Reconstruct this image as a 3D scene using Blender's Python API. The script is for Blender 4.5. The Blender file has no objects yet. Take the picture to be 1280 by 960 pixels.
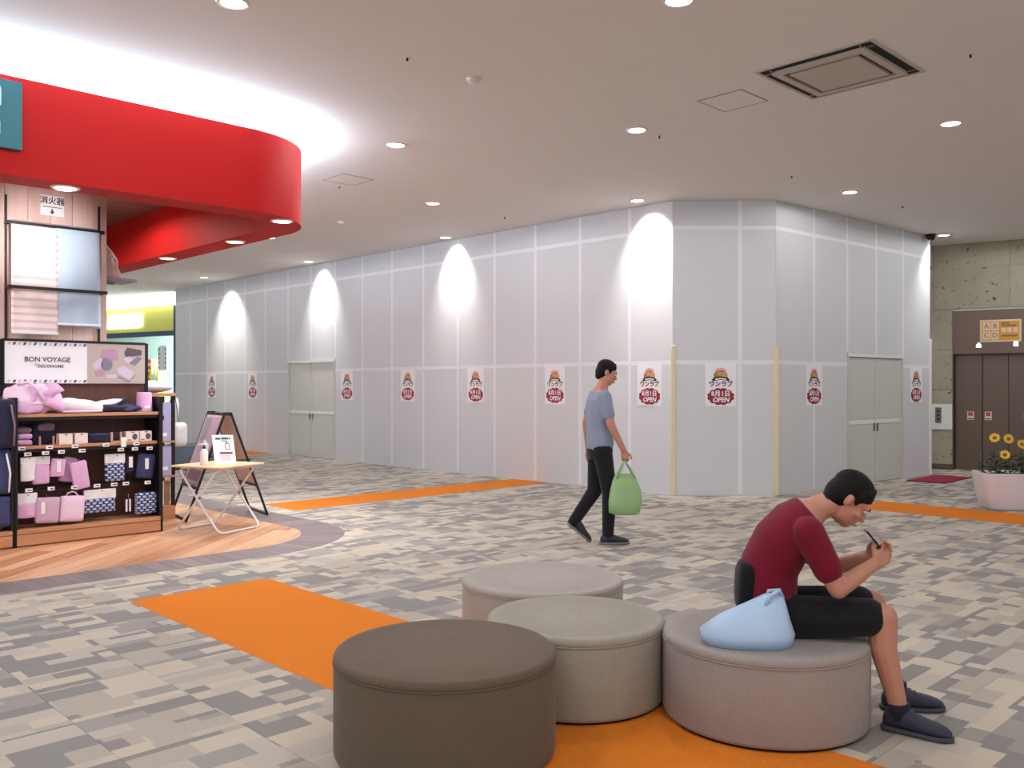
import bpy, bmesh, math, random
from mathutils import Vector, Matrix, noise
random.seed(7)
S = bpy.context.scene
COL = S.collection
R = math.radians

# ------------------------------------------------------------------ camera, world, exposure
EYE = 1.5
cam_d = bpy.data.cameras.new('camera'); cam = bpy.data.objects.new('camera', cam_d); COL.objects.link(cam)
cam.location = (0, 0, EYE); cam.rotation_euler = (R(90), 0, 0)
cam_d.sensor_width = 36.0; cam_d.lens = 36.0 * 1120 / 1280; cam_d.shift_y = 3 / 1280
cam_d.clip_end = 200
S.camera = cam
world = bpy.data.worlds.new('world'); S.world = world; world.use_nodes = True
bg = world.node_tree.nodes['Background']
bg.inputs[0].default_value = (0.97, 0.98, 1.0, 1); bg.inputs[1].default_value = 1.0
S.view_settings.view_transform = 'Standard'; S.view_settings.look = 'None'
S.view_settings.exposure = 0.0; S.view_settings.gamma = 1.0; S.view_settings.use_curve_mapping = False
P_DOWN = 86.0      # ceiling downlights
P_WASH = 270.0       # downlights next to the hoarding
P_SOFFIT = 150.0     # shop soffit downlights
E_COVE = 80.0       # cove strip on the red fascia

# mall axes: u runs along the shop front, w along the long hoarding
ANG = R(44.2); CA, SA = math.cos(ANG), math.sin(ANG)
def mw(u, w, z=0.0): return Vector((u * CA - w * SA, u * SA + w * CA, z))
CEIL = 4.05
FZ = 0.005          # carpet pile height

# ------------------------------------------------------------------ materials
def lin(c):
    c /= 255.0
    return c / 12.92 if c <= 0.04045 else ((c + 0.055) / 1.055) ** 2.4
def rgb(r, g, b): return (lin(r), lin(g), lin(b), 1)
class NT:
    def __init__(self, name):
        self.m = bpy.data.materials.new(name); self.m.use_nodes = True
        self.t = self.m.node_tree; self.b = self.t.nodes['Principled BSDF']
    def n(self, typ, **kw):
        nd = self.t.nodes.new(typ)
        for k, v in kw.items():
            if k.startswith('i_'):
                key = k[2:]; key = int(key) if key.isdigit() else key.replace('_', ' ')
                nd.inputs[key].default_value = v
            else: setattr(nd, k, v)
        return nd
    def l(self, a, b): self.t.links.new(a, b)
    def math(self, op, a, b=None, c=None):
        nd = self.t.nodes.new('ShaderNodeMath'); nd.operation = op
        for i, v in enumerate((a, b, c)):
            if v is None: continue
            if hasattr(v, 'is_output'): self.l(v, nd.inputs[i])
            else: nd.inputs[i].default_value = v
        return nd.outputs[0]
    def mix(self, fac, a, b, blend='MIX'):
        nd = self.t.nodes.new('ShaderNodeMix'); nd.data_type = 'RGBA'; nd.blend_type = blend
        for i, v in ((0, fac), (6, a), (7, b)):
            if hasattr(v, 'is_output'): self.l(v, nd.inputs[i])
            else: nd.inputs[i].default_value = v
        return nd.outputs[2]
    def col(self, sock): self.l(sock, self.b.inputs['Base Color'])
    def bump(self, h, strength=0.2, dist=0.01):
        nd = self.n('ShaderNodeBump', i_Strength=strength, i_Distance=dist)
        self.l(h, nd.inputs['Height']); self.l(nd.outputs[0], self.b.inputs['Normal'])
MATS = {}
def mat(name, color=None, rough=0.6, metal=0.0, emit=None, estr=0.0, var=0.0, scale=20.0, bump=0.0, spec=0.5, sheen=0.0, coat=0.0):
    """plain procedural material: colour, optional fine noise variation and relief"""
    if name in MATS: return MATS[name]
    t = NT(name); b = t.b
    b.inputs['Base Color'].default_value = color
    b.inputs['Roughness'].default_value = rough; b.inputs['Metallic'].default_value = metal
    b.inputs['Specular IOR Level'].default_value = spec
    b.inputs['Sheen Weight'].default_value = sheen; b.inputs['Coat Weight'].default_value = coat
    if emit: b.inputs['Emission Color'].default_value = emit; b.inputs['Emission Strength'].default_value = estr
    if var or bump:
        tc = t.n('ShaderNodeTexCoord'); no = t.n('ShaderNodeTexNoise', i_Scale=scale, i_Detail=4.0)
        t.l(tc.outputs['Object'], no.inputs['Vector'])
        if var:
            f = t.math('MULTIPLY_ADD', no.outputs['Fac'], 2 * var, 1 - var)
            cc = t.n('ShaderNodeCombineColor')
            for i in range(3): t.l(f, cc.inputs[i])
            t.col(t.mix(1.0, color, cc.outputs[0], 'MULTIPLY'))
        if bump: t.bump(no.outputs['Fac'], bump)
    MATS[name] = t.m
    return t.m

def carpet_mat():
    t = NT('patchwork_carpet')
    geo = t.n('ShaderNodeNewGeometry'); mp = t.n('ShaderNodeMapping'); mp.inputs['Rotation'].default_value = (0, 0, -ANG)
    t.l(geo.outputs['Position'], mp.inputs['Vector'])
    sub = t.n('ShaderNodeVectorMath', operation='SUBTRACT'); sub.inputs[1].default_value = (2.44, 6.33, 0)
    t.l(mp.outputs[0], sub.inputs[0])
    flat = t.n('ShaderNodeVectorMath', operation='MULTIPLY'); flat.inputs[1].default_value = (1, 1, 0); t.l(sub.outputs[0], flat.inputs[0])
    sc = t.n('ShaderNodeVectorMath', operation='SCALE'); sc.inputs['Scale'].default_value = 1 / 0.53; t.l(flat.outputs[0], sc.inputs[0])
    fl = t.n('ShaderNodeVectorMath', operation='FLOOR'); t.l(sc.outputs[0], fl.inputs[0])
    wn = t.n('ShaderNodeTexWhiteNoise', noise_dimensions='2D'); t.l(fl.outputs[0], wn.inputs['Vector'])
    of = t.n('ShaderNodeVectorMath', operation='SCALE'); of.inputs['Scale'].default_value = 9.0; t.l(wn.outputs['Color'], of.inputs[0])
    ad = t.n('ShaderNodeVectorMath', operation='ADD'); t.l(flat.outputs[0], ad.inputs[0]); t.l(of.outputs[0], ad.inputs[1])
    def brick(w, h, off, sq, src):
        b = t.n('ShaderNodeTexBrick', i_Scale=1.0)
        b.inputs['Color1'].default_value = (0, 0, 0, 1); b.inputs['Color2'].default_value = (1, 1, 1, 1)
        b.inputs['Mortar Size'].default_value = 0.0; b.inputs['Brick Width'].default_value = w; b.inputs['Row Height'].default_value = h
        b.offset = off; b.squash = sq; b.squash_frequency = 3
        t.l(src, b.inputs['Vector']); return b.outputs['Color']
    b1 = brick(0.40, 0.105, 0.37, 0.6, ad.outputs[0]); b2 = brick(0.235, 0.15, 0.61, 1.7, ad.outputs[0]); b3 = brick(0.31, 0.26, 0.43, 1.0, ad.outputs[0])
    sel = t.math('GREATER_THAN', b3, 0.5)
    v = t.mix(sel, b1, b2)
    rp = t.n('ShaderNodeValToRGB'); rp.color_ramp.interpolation = 'CONSTANT'
    el = rp.color_ramp.elements
    el[0].position = 0; el[0].color = rgb(148, 145, 142)
    el[1].position = 0.26; el[1].color = rgb(165, 160, 154)
    for p, c in ((0.42, rgb(184, 176, 164)), (0.60, rgb(204, 194, 177)), (0.82, rgb(194, 187, 176))):
        e = el.new(p); e.color = c
    t.l(v, rp.inputs[0])
    n1 = t.n('ShaderNodeTexNoise', i_Scale=260.0, i_Detail=3.0); t.l(flat.outputs[0], n1.inputs['Vector'])
    n2 = t.n('ShaderNodeTexNoise', i_Scale=1.3, i_Detail=3.0); t.l(flat.outputs[0], n2.inputs['Vector'])
    wv = t.n('ShaderNodeTexWave', i_Scale=30.0, i_Distortion=1.0); t.l(flat.outputs[0], wv.inputs['Vector'])
    f = t.math('MULTIPLY_ADD', n1.outputs['Fac'], 0.42, 0.77)
    f = t.math('MULTIPLY', f, t.math('MULTIPLY_ADD', n2.outputs['Fac'], 0.2, 0.9))
    f = t.math('MULTIPLY', f, t.math('MULTIPLY_ADD', wv.outputs['Fac'], 0.06, 0.97))
    cc = t.n('ShaderNodeCombineColor')
    for i in range(3): t.l(f, cc.inputs[i])
    t.col(t.mix(1.0, rp.outputs[0], cc.outputs[0], 'MULTIPLY'))
    t.b.inputs['Roughness'].default_value = 0.95; t.b.inputs['Specular IOR Level'].default_value = 0.1
    t.bump(n1.outputs['Fac'], 0.25, 0.004)
    return t.m
def wood_mat(name, c1, c2, rough=0.5, along='X', scale=1.0, coat=0.0, spread=0.5):
    """streaky wood grain, one tone per object (Object Info random) plus grain along an axis"""
    if name in MATS: return MATS[name]
    t = NT(name); tc = t.n('ShaderNodeTexCoord'); oi = t.n('ShaderNodeObjectInfo')
    mp = t.n('ShaderNodeMapping')
    mp.inputs['Scale'].default_value = {'X': (1.2, 22, 22), 'Y': (22, 1.2, 22), 'Z': (22, 22, 1.2)}[along]
    loc = t.n('ShaderNodeVectorMath', operation='SCALE'); loc.inputs[0].default_value = (13, 7, 5); t.l(oi.outputs['Random'], loc.inputs['Scale'])
    ad = t.n('ShaderNodeVectorMath', operation='ADD'); t.l(tc.outputs['Object'], ad.inputs[0]); t.l(loc.outputs[0], ad.inputs[1])
    t.l(ad.outputs[0], mp.inputs['Vector'])
    no = t.n('ShaderNodeTexNoise', i_Scale=scale, i_Detail=5.0, i_Distortion=0.6); t.l(mp.outputs[0], no.inputs['Vector'])
    f = t.math('MULTIPLY_ADD', no.outputs['Fac'], 1.5, -0.5)
    f = t.math('ADD', f, t.math('MULTIPLY_ADD', oi.outputs['Random'], spread, 0.2 - spread / 2))
    f = t.math('MINIMUM', t.math('MAXIMUM', f, 0.0), 1.0)
    t.col(t.mix(f, c1, c2)); t.b.inputs['Roughness'].default_value = rough; t.b.inputs['Coat Weight'].default_value = coat
    t.bump(no.outputs['Fac'], 0.06, 0.003)
    MATS[name] = t.m; return t.m
def fabric_mat(name, color, scale=170.0, var=0.3):
    if name in MATS: return MATS[name]
    t = NT(name); tc = t.n('ShaderNodeTexCoord')
    wa = t.n('ShaderNodeTexWave', i_Scale=scale / 3, i_Distortion=2.0, bands_direction='Z'); t.l(tc.outputs['Object'], wa.inputs['Vector'])
    wb = t.n('ShaderNodeTexWave', i_Scale=scale / 3, i_Distortion=2.0, bands_direction='X'); t.l(tc.outputs['Object'], wb.inputs['Vector'])
    no = t.n('ShaderNodeTexNoise', i_Scale=scale, i_Detail=2.0); t.l(tc.outputs['Object'], no.inputs['Vector'])
    lo = t.n('ShaderNodeTexNoise', i_Scale=5.0, i_Detail=2.0); t.l(tc.outputs['Object'], lo.inputs['Vector'])
    w = t.math('MULTIPLY', wa.outputs['Fac'], wb.outputs['Fac'])
    f = t.math('MULTIPLY_ADD', no.outputs['Fac'], var * 1.6, 1 - var * 0.8)
    f = t.math('MULTIPLY', f, t.math('MULTIPLY_ADD', w, var * 0.7, 1 - var * 0.3))
    f = t.math('MULTIPLY', f, t.math('MULTIPLY_ADD', lo.outputs['Fac'], 0.16, 0.92))
    cc = t.n('ShaderNodeCombineColor')
    for i in range(3): t.l(f, cc.inputs[i])
    t.col(t.mix(1.0, color, cc.outputs[0], 'MULTIPLY'))
    t.b.inputs['Roughness'].default_value = 0.92; t.b.inputs['Specular IOR Level'].default_value = 0.15; t.b.inputs['Sheen Weight'].default_value = 0.1
    t.bump(no.outputs['Fac'], 0.2, 0.002)
    MATS[name] = t.m; return t.m
def dots_mat(name, base, dot, kx, kz):
    """printed cloth: rows of pale ovals on a dark ground"""
    t = NT(name); tc = t.n('ShaderNodeTexCoord'); sp = t.n('ShaderNodeSeparateXYZ'); t.l(tc.outputs['Object'], sp.inputs[0])
    row = t.math('FLOOR', t.math('MULTIPLY', sp.outputs['Z'], kz))
    x = t.math('FRACT', t.math('ADD', t.math('MULTIPLY', sp.outputs['X'], kx), t.math('MULTIPLY', row, 0.5)))
    z = t.math('FRACT', t.math('MULTIPLY', sp.outputs['Z'], kz))
    dx = t.math('MULTIPLY', t.math('SUBTRACT', x, 0.5), 2.0); dz = t.math('MULTIPLY', t.math('SUBTRACT', z, 0.5), 2.0)
    d = t.math('SQRT', t.math('ADD', t.math('MULTIPLY', dx, dx), t.math('MULTIPLY', dz, dz)))
    m = t.math('MULTIPLY', t.math('LESS_THAN', d, 0.74), t.math('GREATER_THAN', t.math('ABSOLUTE', dz), 0.16))
    t.col(t.mix(m, base, dot)); t.b.inputs['Roughness'].default_value = 0.85
    MATS[name] = t.m; return t.m
def stripe_mat(name, a, b, k, axis='Z'):
    t = NT(name); tc = t.n('ShaderNodeTexCoord'); sp = t.n('ShaderNodeSeparateXYZ'); t.l(tc.outputs['Object'], sp.inputs[0])
    m = t.math('GREATER_THAN', t.math('FRACT', t.math('MULTIPLY', sp.outputs[axis], k)), 0.6)
    t.col(t.mix(m, a, b)); t.b.inputs['Roughness'].default_value = 0.9
    no = t.n('ShaderNodeTexNoise', i_Scale=160.0); t.l(tc.outputs['Object'], no.inputs['Vector']); t.bump(no.outputs['Fac'], 0.3, 0.004)
    MATS[name] = t.m; return t.m
def stone_mat():
    t = NT('washed_stone'); tc = t.n('ShaderNodeTexCoord'); oi = t.n('ShaderNodeObjectInfo')
    ad = t.n('ShaderNodeVectorMath', operation='ADD'); geo = t.n('ShaderNodeNewGeometry')
    t.l(geo.outputs['Position'], ad.inputs[0])
    lo = t.n('ShaderNodeVectorMath', operation='SCALE'); lo.inputs[0].default_value = (3, 5, 9); t.l(oi.outputs['Random'], lo.inputs['Scale']); t.l(lo.outputs[0], ad.inputs[1])
    n1 = t.n('ShaderNodeTexNoise', i_Scale=2.2, i_Detail=6.0); t.l(ad.outputs[0], n1.inputs['Vector'])
    n2 = t.n('ShaderNodeTexNoise', i_Scale=13.0, i_Detail=3.0, i_Roughness=0.6, i_Distortion=0.8); t.l(ad.outputs[0], n2.inputs['Vector'])
    pit = t.math('GREATER_THAN', n2.outputs['Fac'], 0.66)
    c = t.mix(n1.outputs['Fac'], rgb(150, 146, 128), rgb(184, 178, 158))
    t.col(t.mix(pit, c, rgb(96, 82, 66))); t.b.inputs['Roughness'].default_value = 0.85
    h = t.math('SUBTRACT', n1.outputs['Fac'], t.math('MULTIPLY', pit, 0.6)); t.bump(h, 0.5, 0.01)
    return t.m

M_CARPET = carpet_mat(); M_STONE = stone_mat()
M_ORANGE = mat('orange_carpet', rgb(222, 128, 44), 0.95, var=0.14, scale=90, bump=0.25, spec=0.1)
M_CEIL = mat('ceiling_paint', rgb(233, 229, 226), 0.9, var=0.02, scale=3)
M_PANEL = mat('hoarding_board', rgb(211, 213, 217), 0.75, var=0.02, scale=7)
M_TAPE = mat('seam_tape', rgb(231, 231, 238), 0.6, var=0.02, scale=12)
M_JOINT = mat('joint_grey', rgb(168, 165, 164), 0.9)
M_DOOR = mat('door_paint', rgb(204, 206, 200), 0.55, var=0.015, scale=5)
M_WHITE = mat('white_paint', rgb(232, 232, 230), 0.5)
M_PAPER = mat('white_paper', rgb(236, 236, 242), 0.6)
M_FOAM = mat('cream_foam', rgb(226, 212, 178), 0.8, var=0.04)
M_RED = mat('red_lacquer', rgb(174, 27, 26), 0.6, spec=0.12, var=0.01)
M_TEAL = mat('teal_sign', rgb(16, 100, 110), 0.5)
M_BLACK = mat('black_metal', rgb(28, 24, 28), 0.45, 0.3)
M_DARKWOOD = wood_mat('dark_backboard', rgb(60, 32, 26), rgb(96, 56, 44), 0.5, 'Z', 0.6)
M_OAK = wood_mat('oak_board', rgb(172, 118, 84), rgb(200, 148, 110), 0.45, 'X', 0.8)
M_PLANK = wood_mat('floor_plank', rgb(176, 118, 80), rgb(232, 186, 146), 0.42, 'X', 0.9, spread=0.75)
M_BORDER = wood_mat('grey_border_plank', rgb(112, 100, 102), rgb(150, 138, 138), 0.6, 'Y', 1.2)
M_PILLAR = wood_mat('pale_pillar_board', rgb(196, 164, 156), rgb(226, 198, 190), 0.6, 'Z', 0.6)
M_CEILWOOD = wood_mat('shop_ceiling_board', rgb(88, 52, 46), rgb(124, 78, 68), 0.6, 'X', 0.8)
M_LAMP = mat('lamp_lens', rgb(255, 250, 240), 0.5, emit=(1, 0.95, 0.86, 1), estr=9.0)
M_COVE = mat('cove_lamp', rgb(255, 255, 255), 0.5, emit=(0.66, 0.82, 1, 1), estr=E_COVE)
M_TRIMRING = mat('lamp_trim', rgb(225, 218, 212), 0.5)
M_SKIN = mat('skin', rgb(190, 134, 112), 0.55, var=0.05, scale=30)
M_HAIR = mat('black_hair', rgb(14, 12, 13), 0.65, var=0.3, scale=60, bump=0.6, spec=0.2)

# ------------------------------------------------------------------ mesh helpers
class MB:
    def __init__(self): self.bm = bmesh.new(); self.mats = []; self.M = Matrix()
    def _mi(self, m):
        if m is None: return 0
        if m not in self.mats: self.mats.append(m)
        return self.mats.index(m)
    def _fin(self, verts, m, smooth=False):
        i = self._mi(m); fs = set()
        for v in verts:
            for f in v.link_faces: fs.add(f)
        for f in fs: f.material_index = i; f.smooth = smooth
        return self
    def pts(self, vs, fs, m=None, smooth=False):
        V = [self.bm.verts.new(self.M @ Vector(v)) for v in vs]
        i = self._mi(m)
        for f in fs:
            try:
                fc = self.bm.faces.new([V[k] for k in f]); fc.material_index = i; fc.smooth = smooth
            except ValueError: pass
        return self
    def box(self, x0, x1, y0, y1, z0, z1, m=None, bev=0.0):
        mtx = self.M @ Matrix.Translation(((x0 + x1) / 2, (y0 + y1) / 2, (z0 + z1) / 2)) @ Matrix.Diagonal((x1 - x0, y1 - y0, z1 - z0, 1))
        vs = bmesh.ops.create_cube(self.bm, size=1, matrix=mtx)['verts']
        self._fin(vs, m)
        if bev:
            es = set(e for v in vs for e in v.link_edges)
            bmesh.ops.bevel(self.bm, geom=list(es), offset=bev, segments=2, affect='EDGES', profile=0.5)
        return self
    def bar(self, p0, p1, w, h, m=None, up=(0, 0, 1)):
        p0, p1 = Vector(p0), Vector(p1); d = p1 - p0; L = d.length; x = d.normalized(); up = Vector(up)
        y = up.cross(x)
        if y.length < 1e-5: y = Vector((0, 1, 0)).cross(x)
        y.normalize(); z = x.cross(y)
        mtx = Matrix((x, y, z)).transposed().to_4x4(); mtx.translation = (p0 + p1) / 2
        vs = bmesh.ops.create_cube(self.bm, size=1, matrix=self.M @ mtx @ Matrix.Diagonal((L, w, h, 1)))['verts']
        return self._fin(vs, m)
    def cyl(self, p0, p1, r0, r1=None, m=None, n=20, smooth=True):
        r1 = r0 if r1 is None else r1
        p0, p1 = Vector(p0), Vector(p1); d = p1 - p0
        mtx = d.to_track_quat('Z', 'Y').to_matrix().to_4x4(); mtx.translation = (p0 + p1) / 2
        vs = bmesh.ops.create_cone(self.bm, cap_ends=True, segments=n, radius1=r0, radius2=r1, depth=d.length, matrix=self.M @ mtx)['verts']
        return self._fin(vs, m, smooth)
    def ball(self, c, r, m=None, n=14, rot=None):
        if not hasattr(r, '__len__'): r = (r, r, r)
        mtx = Matrix.Translation(Vector(c)) @ (rot.to_4x4() if rot is not None else Matrix()) @ Matrix.Diagonal((*r, 1))
        vs = bmesh.ops.create_uvsphere(self.bm, u_segments=n, v_segments=max(6, n // 2 + 2), radius=1, matrix=self.M @ mtx)['verts']
        return self._fin(vs, m, True)
    def capsule(self, p0, p1, r0, r1, m=None, n=12):
        self.ball(p0, r0, m, n); self.ball(p1, r1, m, n)
        if (Vector(p1) - Vector(p0)).length > 1e-4: self.cyl(p0, p1, r0, r1, m, n)
        return self
    def chain(self, ps, rs, m=None, n=12):
        for i in range(len(ps) - 1): self.capsule(ps[i], ps[i + 1], rs[i], rs[i + 1], m, n)
        return self
    def tube(self, ps, r, m=None, n=8, closed=False):
        ps = [Vector(p) for p in ps]; k = len(ps); rings = []; prev = None
        for i, p in enumerate(ps):
            a = ps[(i - 1) % k] if (closed or i > 0) else p
            b = ps[(i + 1) % k] if (closed or i < k - 1) else p
            t = (b - a).normalized()
            if prev is None:
                nrm = t.orthogonal().normalized()
            else:
                nrm = (prev - t * prev.dot(t)).normalized()
            prev = nrm; bn = t.cross(nrm)
            rings.append([p + (nrm * math.cos(2 * math.pi * j / n) + bn * math.sin(2 * math.pi * j / n)) * r for j in range(n)])
        vs = [v for rg in rings for v in rg]; fs = []
        for i in range(k if closed else k - 1):
            i2 = (i + 1) % k
            for j in range(n): fs.append((i * n + j, i * n + (j + 1) % n, i2 * n + (j + 1) % n, i2 * n + j))
        if not closed: fs += [tuple(range(n))[::-1], tuple(range((k - 1) * n, k * n))]
        return self.pts(vs, fs, m, True)
    def lathe(self, prof, m=None, n=48, c=(0, 0, 0), smooth=True, cap=True):
        vs = []; fs = []; k = len(prof); c = Vector(c)
        for r, z in prof:
            for j in range(n):
                a = 2 * math.pi * j / n; vs.append(c + Vector((r * math.cos(a), r * math.sin(a), z)))
        for i in range(k - 1):
            for j in range(n): fs.append((i * n + j, i * n + (j + 1) % n, (i + 1) * n + (j + 1) % n, (i + 1) * n + j))
        if cap: fs += [tuple(range(n))[::-1], tuple(range((k - 1) * n, k * n))]
        return self.pts(vs, fs, m, smooth)
    def prism(self, poly, z0, z1, m=None):
        """polygon in x,y between z0 and z1"""
        k = len(poly)
        vs = [(p[0], p[1], z0) for p in poly] + [(p[0], p[1], z1) for p in poly]
        fs = [tuple(range(k))[::-1], tuple(range(k, 2 * k))] + [(i, (i + 1) % k, k + (i + 1) % k, k + i) for i in range(k)]
        return self.pts(vs, fs, m)
    def plate(self, poly, y0, y1, m=None):
        """polygon in x,z (a flat print on a wall), front at y0"""
        k = len(poly)
        vs = [(p[0], y0, p[1]) for p in poly] + [(p[0], y1, p[1]) for p in poly]
        fs = [tuple(range(k)), tuple(range(k, 2 * k))[::-1]] + [(i, k + i, k + (i + 1) % k, (i + 1) % k) for i in range(k)]
        return self.pts(vs, fs, m)
    def soft(self, c, size, m=None, e1=0.6, e2=0.35, flat='y', nu=28, nv=14, amp=0.0, freq=6.0, seed=0, rot=None):
        """cushion / bag: superellipsoid, square in the plane across `flat`, optionally crumpled"""
        a, b, h = [s / 2 for s in size]; vs = []; fs = []
        f = lambda x, e: math.copysign(abs(x) ** e, x)
        for i in range(nv + 1):
            v = -math.pi / 2 + math.pi * i / nv
            for j in range(nu):
                u = 2 * math.pi * j / nu
                p = f(math.cos(v), e1) * f(math.cos(u), e2); q = f(math.cos(v), e1) * f(math.sin(u), e2); s = f(math.sin(v), e1)
                P = Vector((p * a, s * b, q * h)) if flat == 'y' else (Vector((p * a, q * b, s * h)) if flat == 'z' else Vector((s * a, p * b, q * h)))
                if amp: P += noise.noise_vector(P * freq + Vector((seed * 3.1, seed, 1))) * amp
                if rot is not None: P = rot @ P
                vs.append(P + Vector(c))
        for i in range(nv):
            for j in range(nu): fs.append((i * nu + j, i * nu + (j + 1) % nu, (i + 1) * nu + (j + 1) % nu, (i + 1) * nu + j))
        return self.pts(vs, fs, m, True)
    def loft(self, rings, m=None, n=24, pw=1.0):
        """rings: (centre, x-vector, y-vector)"""
        vs = []; fs = []; k = len(rings); f = lambda x: math.copysign(abs(x) ** pw, x)
        for c, ax, ay in rings:
            for j in range(n):
                a = 2 * math.pi * j / n; vs.append(Vector(c) + Vector(ax) * f(math.cos(a)) + Vector(ay) * f(math.sin(a)))
        for i in range(k - 1):
            for j in range(n): fs.append((i * n + j, i * n + (j + 1) % n, (i + 1) * n + (j + 1) % n, (i + 1) * n + j))
        fs += [tuple(range(n))[::-1], tuple(range((k - 1) * n, k * n))]
        return self.pts(vs, fs, m, True)
    def mesh(self, name):
        bmesh.ops.recalc_face_normals(self.bm, faces=self.bm.faces)
        me = bpy.data.meshes.new(name); self.bm.to_mesh(me); self.bm.free()
        for m in self.mats: me.materials.append(m)
        return me
    def build(self, name, parent=None, m=None):
        me = self.mesh(name)
        if m is not None and not me.materials: me.materials.append(m)
        o = bpy.data.objects.new(name, me); COL.objects.link(o); o.parent = parent
        return o
def link(name, me, parent=None, loc=None, rz=0):
    o = bpy.data.objects.new(name, me); COL.objects.link(o); o.parent = parent
    if loc is not None: o.location = loc
    o.rotation_euler.z = rz
    return o
def tag(o, label, cat, group=None):
    o['label'] = label; o['category'] = cat
    if group: o['group'] = group
    return o
def struct(o): o['kind'] = 'structure'; return o
def thing(name, label, cat, loc=(0, 0, 0), rz=0.0, group=None):
    o = bpy.data.objects.new(name, None); COL.objects.link(o); o.location = loc; o.rotation_euler.z = rz
    o.empty_display_size = 0.1
    return tag(o, label, cat, group)
def copy_tree(o, parent=None):
    kids = list(o.children); c = o.copy(); COL.objects.link(c); c.parent = parent
    for k in kids: copy_tree(k, c)
    return c
def text_mesh(s, size, depth=0.0, align='CENTER', shear=0.0, bold=0.0, space=1.0):
    """flat lettering standing in the x,z plane, facing -y"""
    cu = bpy.data.curves.new('lettering', 'FONT'); cu.body = s; cu.size = size; cu.align_x = align; cu.align_y = 'CENTER'
    cu.extrude = depth; cu.shear = shear; cu.offset = bold; cu.space_character = space; cu.resolution_u = 3
    ob = bpy.data.objects.new('lettering', cu); COL.objects.link(ob)
    dg = bpy.context.evaluated_depsgraph_get(); me = bpy.data.meshes.new_from_object(ob.evaluated_get(dg))
    bpy.data.objects.remove(ob); bpy.data.curves.remove(cu)
    me.transform(Matrix.Rotation(R(90), 4, 'X')); me.materials.clear()
    return me
def text(name, s, size, m, parent, loc, **kw):
    me = text_mesh(s, size, **kw); me.materials.append(m)
    o = link(name, me, parent, loc); return o
def remeshed(mb, name, m, voxel, parent=None, smooth=3, ratio=1.0):
    o = mb.build(name, None, m)
    md = o.modifiers.new('r', 'REMESH'); md.mode = 'VOXEL'; md.voxel_size = voxel; md.use_smooth_shade = True
    ms = o.modifiers.new('s', 'SMOOTH'); ms.factor = 0.5; ms.iterations = smooth
    if ratio < 1: dm = o.modifiers.new('d', 'DECIMATE'); dm.ratio = ratio
    dg = bpy.context.evaluated_depsgraph_get(); me = bpy.data.meshes.new_from_object(o.evaluated_get(dg))
    bpy.data.objects.remove(o)
    me.materials.clear(); me.materials.append(m)
    for p in me.polygons: p.use_smooth = True; p.material_index = 0
    return link(name, me, parent)
def lamp(name, parent, loc, power, angle, blend, color, target=None, radius=0.06):
    d = bpy.data.lights.new(name, 'SPOT'); d.energy = power; d.spot_size = R(angle); d.spot_blend = blend; d.color = color; d.shadow_soft_size = radius
    o = bpy.data.objects.new(name, d); COL.objects.link(o); o.parent = parent; o.location = loc
    if target is not None: o.rotation_euler = (Vector(target)).to_track_quat('-Z', 'Y').to_euler()
    return o

# ------------------------------------------------------------------ floor
fl = struct(MB().box(-26, 26, -10, 34, -0.2, 0.0, M_CARPET).build('floor'))
ST_U, ST_W, ST_R = 4.95, 7.6, 0.9            # shop corner: straight edges u=ST_U, w=ST_W, rounded corner
def edge_path(off, u0, w1, n=14):
    """shop outline moved outwards by off, from (u0, front) round the corner to (side, w1); list of (u, w, normal_u, normal_w)"""
    r = ST_R + off; cu, cw = ST_U - ST_R, ST_W + ST_R; out = [(u0, ST_W - off, 0, -1)]
    for i in range(n + 1):
        a = -math.pi / 2 + math.pi / 2 * i / n
        out.append((cu + r * math.cos(a), cw + r * math.sin(a), math.cos(a), math.sin(a)))
    out.append((ST_U + off, w1, 1, 0)); return out
def in_store(u, w, off=0.0):
    if u > ST_U + off or w < ST_W - off: return False
    cu, cw = ST_U - ST_R, ST_W + ST_R
    if u > cu and w < cw: return math.hypot(u - cu, w - cw) < ST_R + off
    return True
BANDS = [(2.44, 3.50, -4.0, 6.33), (5.65, 10.09, 9.55, 10.35), (10.70, 11.60, -4.0, 5.0), (5.65, 10.09, 18.2, 19.0)]
T = 0.53
tm = MB().box(-T / 2 + 0.001, T / 2 - 0.001, -T / 2 + 0.001, T / 2 - 0.001, -0.002, 0.004, M_CARPET).mesh('carpet_tile')
cells = []
for i in range(-12, 26):
    for j in range(-12, 26):
        u, w = 2.44 + (i + 0.5) * T, 6.33 + (j + 0.5) * T; p = mw(u, w)
        if p.y < 2.6 or abs(p.x) > p.y * 0.5714 + 0.35 or in_store(u, w): continue
        if any(a - .02 < u - T / 2 and u + T / 2 < b + .02 and c - .02 < w - T / 2 and w + T / 2 < d + .02 for a, b, c, d in BANDS): continue
        if u + T / 2 > 10.1 and w > 7.0: continue
        cells.append((p.length, p))
cells.sort(key=lambda q: q[0])
for d, p in cells[:300]: link('carpet_tile', tm, fl, (p.x, p.y, 0), ANG)
for a, b, c, d in BANDS:
    o = MB().box(a, b, c, d, -0.001, 0.0055, M_ORANGE).build('orange_carpet_strip', fl); o.rotation_euler.z = ANG
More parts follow.
